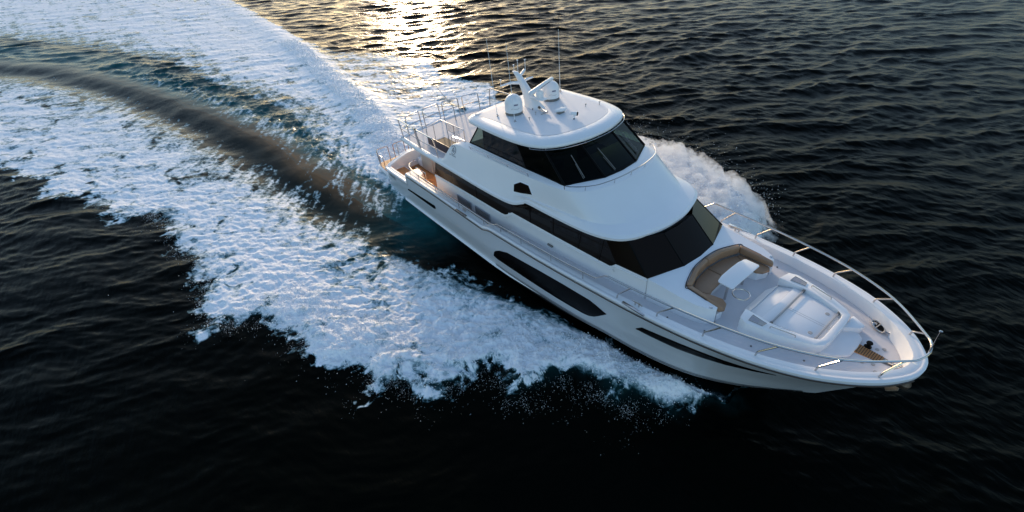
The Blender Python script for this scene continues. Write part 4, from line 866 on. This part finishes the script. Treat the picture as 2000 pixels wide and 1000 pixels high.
# foam: white froth with fine bubbly relief; the finest lace is decided here
t2 = N('ShaderNodeTexNoise'); t2.inputs['Scale'].default_value = 5; t2.inputs['Detail'].default_value = 7; t2.inputs['Roughness'].default_value = .58; t2.inputs['Distortion'].default_value = .9; L.new(tc.outputs['Object'], t2.inputs[0])
ad = N('ShaderNodeMath', operation='MULTIPLY_ADD'); ad.inputs[1].default_value = .9; L.new(t2.outputs[0], ad.inputs[0]); ad.inputs[2].default_value = -.45
sm_ = N('ShaderNodeMath', operation='ADD'); L.new(aF, sm_.inputs[0]); 
mu = N('ShaderNodeMath', operation='MULTIPLY'); L.new(ad.outputs[0], mu.inputs[0]); 
mr = N('ShaderNodeMapRange'); mr.interpolation_type = 'SMOOTHSTEP'; mr.inputs[1].default_value = .14; mr.inputs[2].default_value = .78
one = N('ShaderNodeMath', operation='LESS_THAN'); one.inputs[1].default_value = .02; L.new(aF, one.inputs[0])
iv = N('ShaderNodeMath', operation='SUBTRACT'); iv.inputs[0].default_value = 1; L.new(one.outputs[0], iv.inputs[1]); L.new(iv.outputs[0], mu.inputs[1])
L.new(mu.outputs[0], sm_.inputs[1]); L.new(sm_.outputs[0], mr.inputs[0]); L.new(mr.outputs[0], mix.inputs[0])
fc = N('ShaderNodeMix'); fc.data_type = 'RGBA'; fc.inputs[6].default_value = (.15, .38, .44, 1); fc.inputs[7].default_value = (.92, .92, .94, 1)
mr2 = N('ShaderNodeMapRange'); mr2.inputs[1].default_value = .25; mr2.inputs[2].default_value = .88; L.new(sm_.outputs[0], mr2.inputs[0])
L.new(mr2.outputs[0], fc.inputs[0]); L.new(fc.outputs[2], fo.inputs['Base Color']); fo.inputs['Roughness'].default_value = .7; fo.inputs['Specular IOR Level'].default_value = .2
b2 = N('ShaderNodeBump'); b2.inputs['Distance'].default_value = .045; b2.inputs['Strength'].default_value = .8; L.new(t2.outputs[0], b2.inputs['Height']); L.new(b2.outputs[0], fo.inputs['Normal'])
L.new(wat.outputs[0], mix.inputs[1]); L.new(fo.outputs[0], mix.inputs[2]); L.new(mix.outputs[0], out.inputs[0])
M['sea'] = m
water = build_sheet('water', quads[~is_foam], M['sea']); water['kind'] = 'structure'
water['label'] = 'dark rippled open sea catching low sunlight'; water['category'] = 'sea'
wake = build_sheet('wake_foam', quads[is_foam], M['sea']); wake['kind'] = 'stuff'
wake['label'] = 'churned white wake foam spreading behind and beside the yacht'; wake['category'] = 'foam'

# spray: clots and droplets thrown off the ragged edges of the bow waves
pts, rad = [], []
def edge_spray(line, count, hmax, spread, outward, r0=.012, r1=.05):
    P = cr(line, 6); seg = np.linalg.norm(np.diff(P, axis=0), axis=1); cum = np.r_[0, np.cumsum(seg)]
    for _ in range(count):
        u = rng.uniform(0, cum[-1]); i = min(int(np.searchsorted(cum, u)), len(P) - 1) ; p = P[i]
        d = rng.exponential(spread) - spread * .9
        q = p + np.array(outward) * d + rng.normal(0, .16, 2)
        pts.append((q[0], q[1], max(.02, rng.exponential(hmax)))); rad.append(rng.uniform(r0, r1) * rng.uniform(.3, 1))
edge_spray([(12.4,-6.2),(11.4,-8.0),(9.7,-9.7),(7.5,-10.3),(3.3,-11.9)], 700, .22, .40, (.35,-.93), .004, .014)
edge_spray([(17.2,-2.6),(14.9,-4.4),(12.6,-6.2)], 450, .18, .22, (.5,-.86), .004, .011)
edge_spray([(1.9,-13.7),(-3,-13.3),(-9,-14.3)], 900, .10, .3, (0,-1), .005, .016)
edge_spray([(2.9,11.0),(7.8,10.8),(11.4,9.7),(13.4,8.8),(14.2,7.4),(14.6,6)], 9000, .45, .20, (.5,.86), .005, .016)
edge_spray([(-5,-1),(-10,.2),(-16,1.3),(-26,2.3)], 1500, .3, .4, (0,.6), .008, .025)
# clots riding on the thick foam of the two bow waves and the stern plume
def clots(mask, count, rmin, rmax, up, wt=None):
    idx = np.flatnonzero(mask.ravel()); cellw = (cell.ravel()[idx] * np.gradient(r1)[:, None].repeat(na, 1).ravel()[idx]); cellw = cellw * (wt.ravel()[idx] if wt is not None else 1); idx = rng.choice(idx, count, p=cellw / cellw.sum())
    for v in verts[idx]:
        r_ = rmin + (rmax - rmin) * rng.uniform() ** 2.5
        pts.append((v[0] + rng.normal(0, .05), v[1] + rng.normal(0, .05), v[2] + rng.exponential(up))); rad.append(r_)
clots((sP > -.1) & (foam > .3) & (sH < -.05), 14000, .012, .055, .07)
clots((sS > -.2) & (foam > .45) & (X > 2) & (outerd < 2.2), 12000, .006, .026, .03)
fleck = np.exp(np.minimum(sS, 0) / .30) * np.clip(.35 + 1.6 * fbm(X / .9, Yw / .9, 301, 4, .6) + .8 * n2, 0, 2)**2
clots((sS > -2.4) & (sS < .15) & (X > 2.0) & (X < 17.6) & (outerd < 1.3), 3200, .003, .010, .10, fleck)
clots((sS > -.6) & (sS < .1) & (X > -14) & (X <= 2.0) & (outerd < 1), 2000, .004, .012, .05, fleck)
clots((dP < 1.0) & (sB > 0) & (X > -40) & (sH < -.1), 9000, .012, .045, .06)
ico = [(0,0,1),(.894,0,.447),(.276,.851,.447),(-.724,.526,.447),(-.724,-.526,.447),(.276,-.851,.447),(.724,.526,-.447),(-.276,.851,-.447),(-.894,0,-.447),(-.276,-.851,-.447),(.724,-.526,-.447),(0,0,-1)]
icf = [(0,1,2),(0,2,3),(0,3,4),(0,4,5),(0,5,1),(1,6,2),(2,7,3),(3,8,4),(4,9,5),(5,10,1),(6,7,2),(7,8,3),(8,9,4),(9,10,5),(10,6,1),(11,7,6),(11,8,7),(11,9,8),(11,10,9),(11,6,10)]
pv = (np.array(pts)[:, None, :] + np.array(ico)[None] * np.array(rad)[:, None, None] * rng.uniform(.7, 1.5, (len(pts), 1, 3))).reshape(-1, 3)
pf = (np.arange(len(pts))[:, None, None] * 12 + np.array(icf)[None]).reshape(-1, 3)
me = bpy.data.meshes.new('spray'); me.from_pydata(pv.tolist(), [], pf.tolist())
sm2 = mat('spray_droplet', (.85, .87, .9), .4); me.materials.append(sm2)
for p in me.polygons: p.use_smooth = True
spray = bpy.data.objects.new('spray', me); COL.objects.link(spray); spray['kind'] = 'stuff'
spray['label'] = 'white spray droplets thrown from the edges of the wake'; spray['category'] = 'spray'

# fine mist hanging over the port bow wave and along the outer rim of the starboard wash: closed shells of drifting spray
def mist(name, x0, x1, y0, y1, step, fn, density, label, nsc=2.2):
    gx = np.arange(x0, x1, step); gy = np.arange(y0, y1, step); GX, GY = np.meshgrid(gx, gy, indexing='ij')
    h, base = fn(GX, GY); inside = h > 0.001; nx, ny = GX.shape
    top = np.stack([GX, GY, base + h], -1).reshape(-1, 3); bot = np.stack([GX, GY, base - .03 * 0], -1).reshape(-1, 3)
    ids = np.arange(nx * ny).reshape(nx, ny); cellm = inside[:-1, :-1] | inside[1:, :-1] | inside[1:, 1:] | inside[:-1, 1:]
    q = np.stack([ids[:-1, :-1], ids[1:, :-1], ids[1:, 1:], ids[:-1, 1:]], -1)[cellm]
    V = np.concatenate([top, bot]); Fq = np.concatenate([q, q[:, ::-1] + nx * ny])
    used, inv_ = np.unique(Fq.ravel(), return_inverse=True)
    me = bpy.data.meshes.new(name); me.from_pydata(V[used].tolist(), [], inv_.reshape(-1, 4).tolist())
    bm = bmesh.new(); bm.from_mesh(me); bmesh.ops.remove_doubles(bm, verts=bm.verts, dist=1e-5)
    bmesh.ops.dissolve_degenerate(bm, dist=1e-5, edges=bm.edges); bmesh.ops.recalc_face_normals(bm, faces=bm.faces); bm.to_mesh(me); bm.free()
    m = bpy.data.materials.new(name); m.use_nodes = True; n = m.node_tree
    for x in list(n.nodes): n.nodes.remove(x)
    o = n.nodes.new('ShaderNodeOutputMaterial'); v = n.nodes.new('ShaderNodeVolumePrincipled'); v.inputs['Color'].default_value = (.97, .97, .98, 1); v.inputs['Anisotropy'].default_value = 0
    tc = n.nodes.new('ShaderNodeTexCoord'); t = n.nodes.new('ShaderNodeTexNoise'); t.inputs['Scale'].default_value = nsc; t.inputs['Detail'].default_value = 5; t.inputs['Roughness'].default_value = .65
    n.links.new(tc.outputs['Object'], t.inputs[0]); r = n.nodes.new('ShaderNodeMapRange'); r.inputs[1].default_value = .40; r.inputs[2].default_value = .68; r.inputs[4].default_value = density
    n.links.new(t.outputs[0], r.inputs[0]); n.links.new(r.outputs[0], v.inputs['Density']); n.links.new(v.outputs[0], o.inputs['Volume'])
    me.materials.append(m); ob = bpy.data.objects.new(name, me); COL.objects.link(ob); ob['kind'] = 'stuff'; ob['label'] = label; ob['category'] = 'mist'
def f_port(x, y):
    w_ = .45 * fbm(x / 1.1, y / 1.1, 201, 4, .6)
    d = sdist(x + w_, y + w_, FOAM_P) + .7
    hh = np.interp(x, [-2, 4, 8, 12, 15, 17.5], [.3, .7, 1.12, 1.2, .8, .25]); hull = sdist(x, y, HF)
    return np.where(hull > -.1, 0, np.clip(sst(0, 1.3, d) * (hh * .58) * (1 + .5 * fbm(x / .5, y / .5, 207, 3)), 0, None)), np.minimum(hh, sst(.0, 1.2, d - .35) * hh)
mist('spray_mist', -3, 18.5, 2.0, 14.2, .11, f_port, 4.2, 'pale mist of fine spray over the far bow wave')
S.cycles.volume_bounces = 4
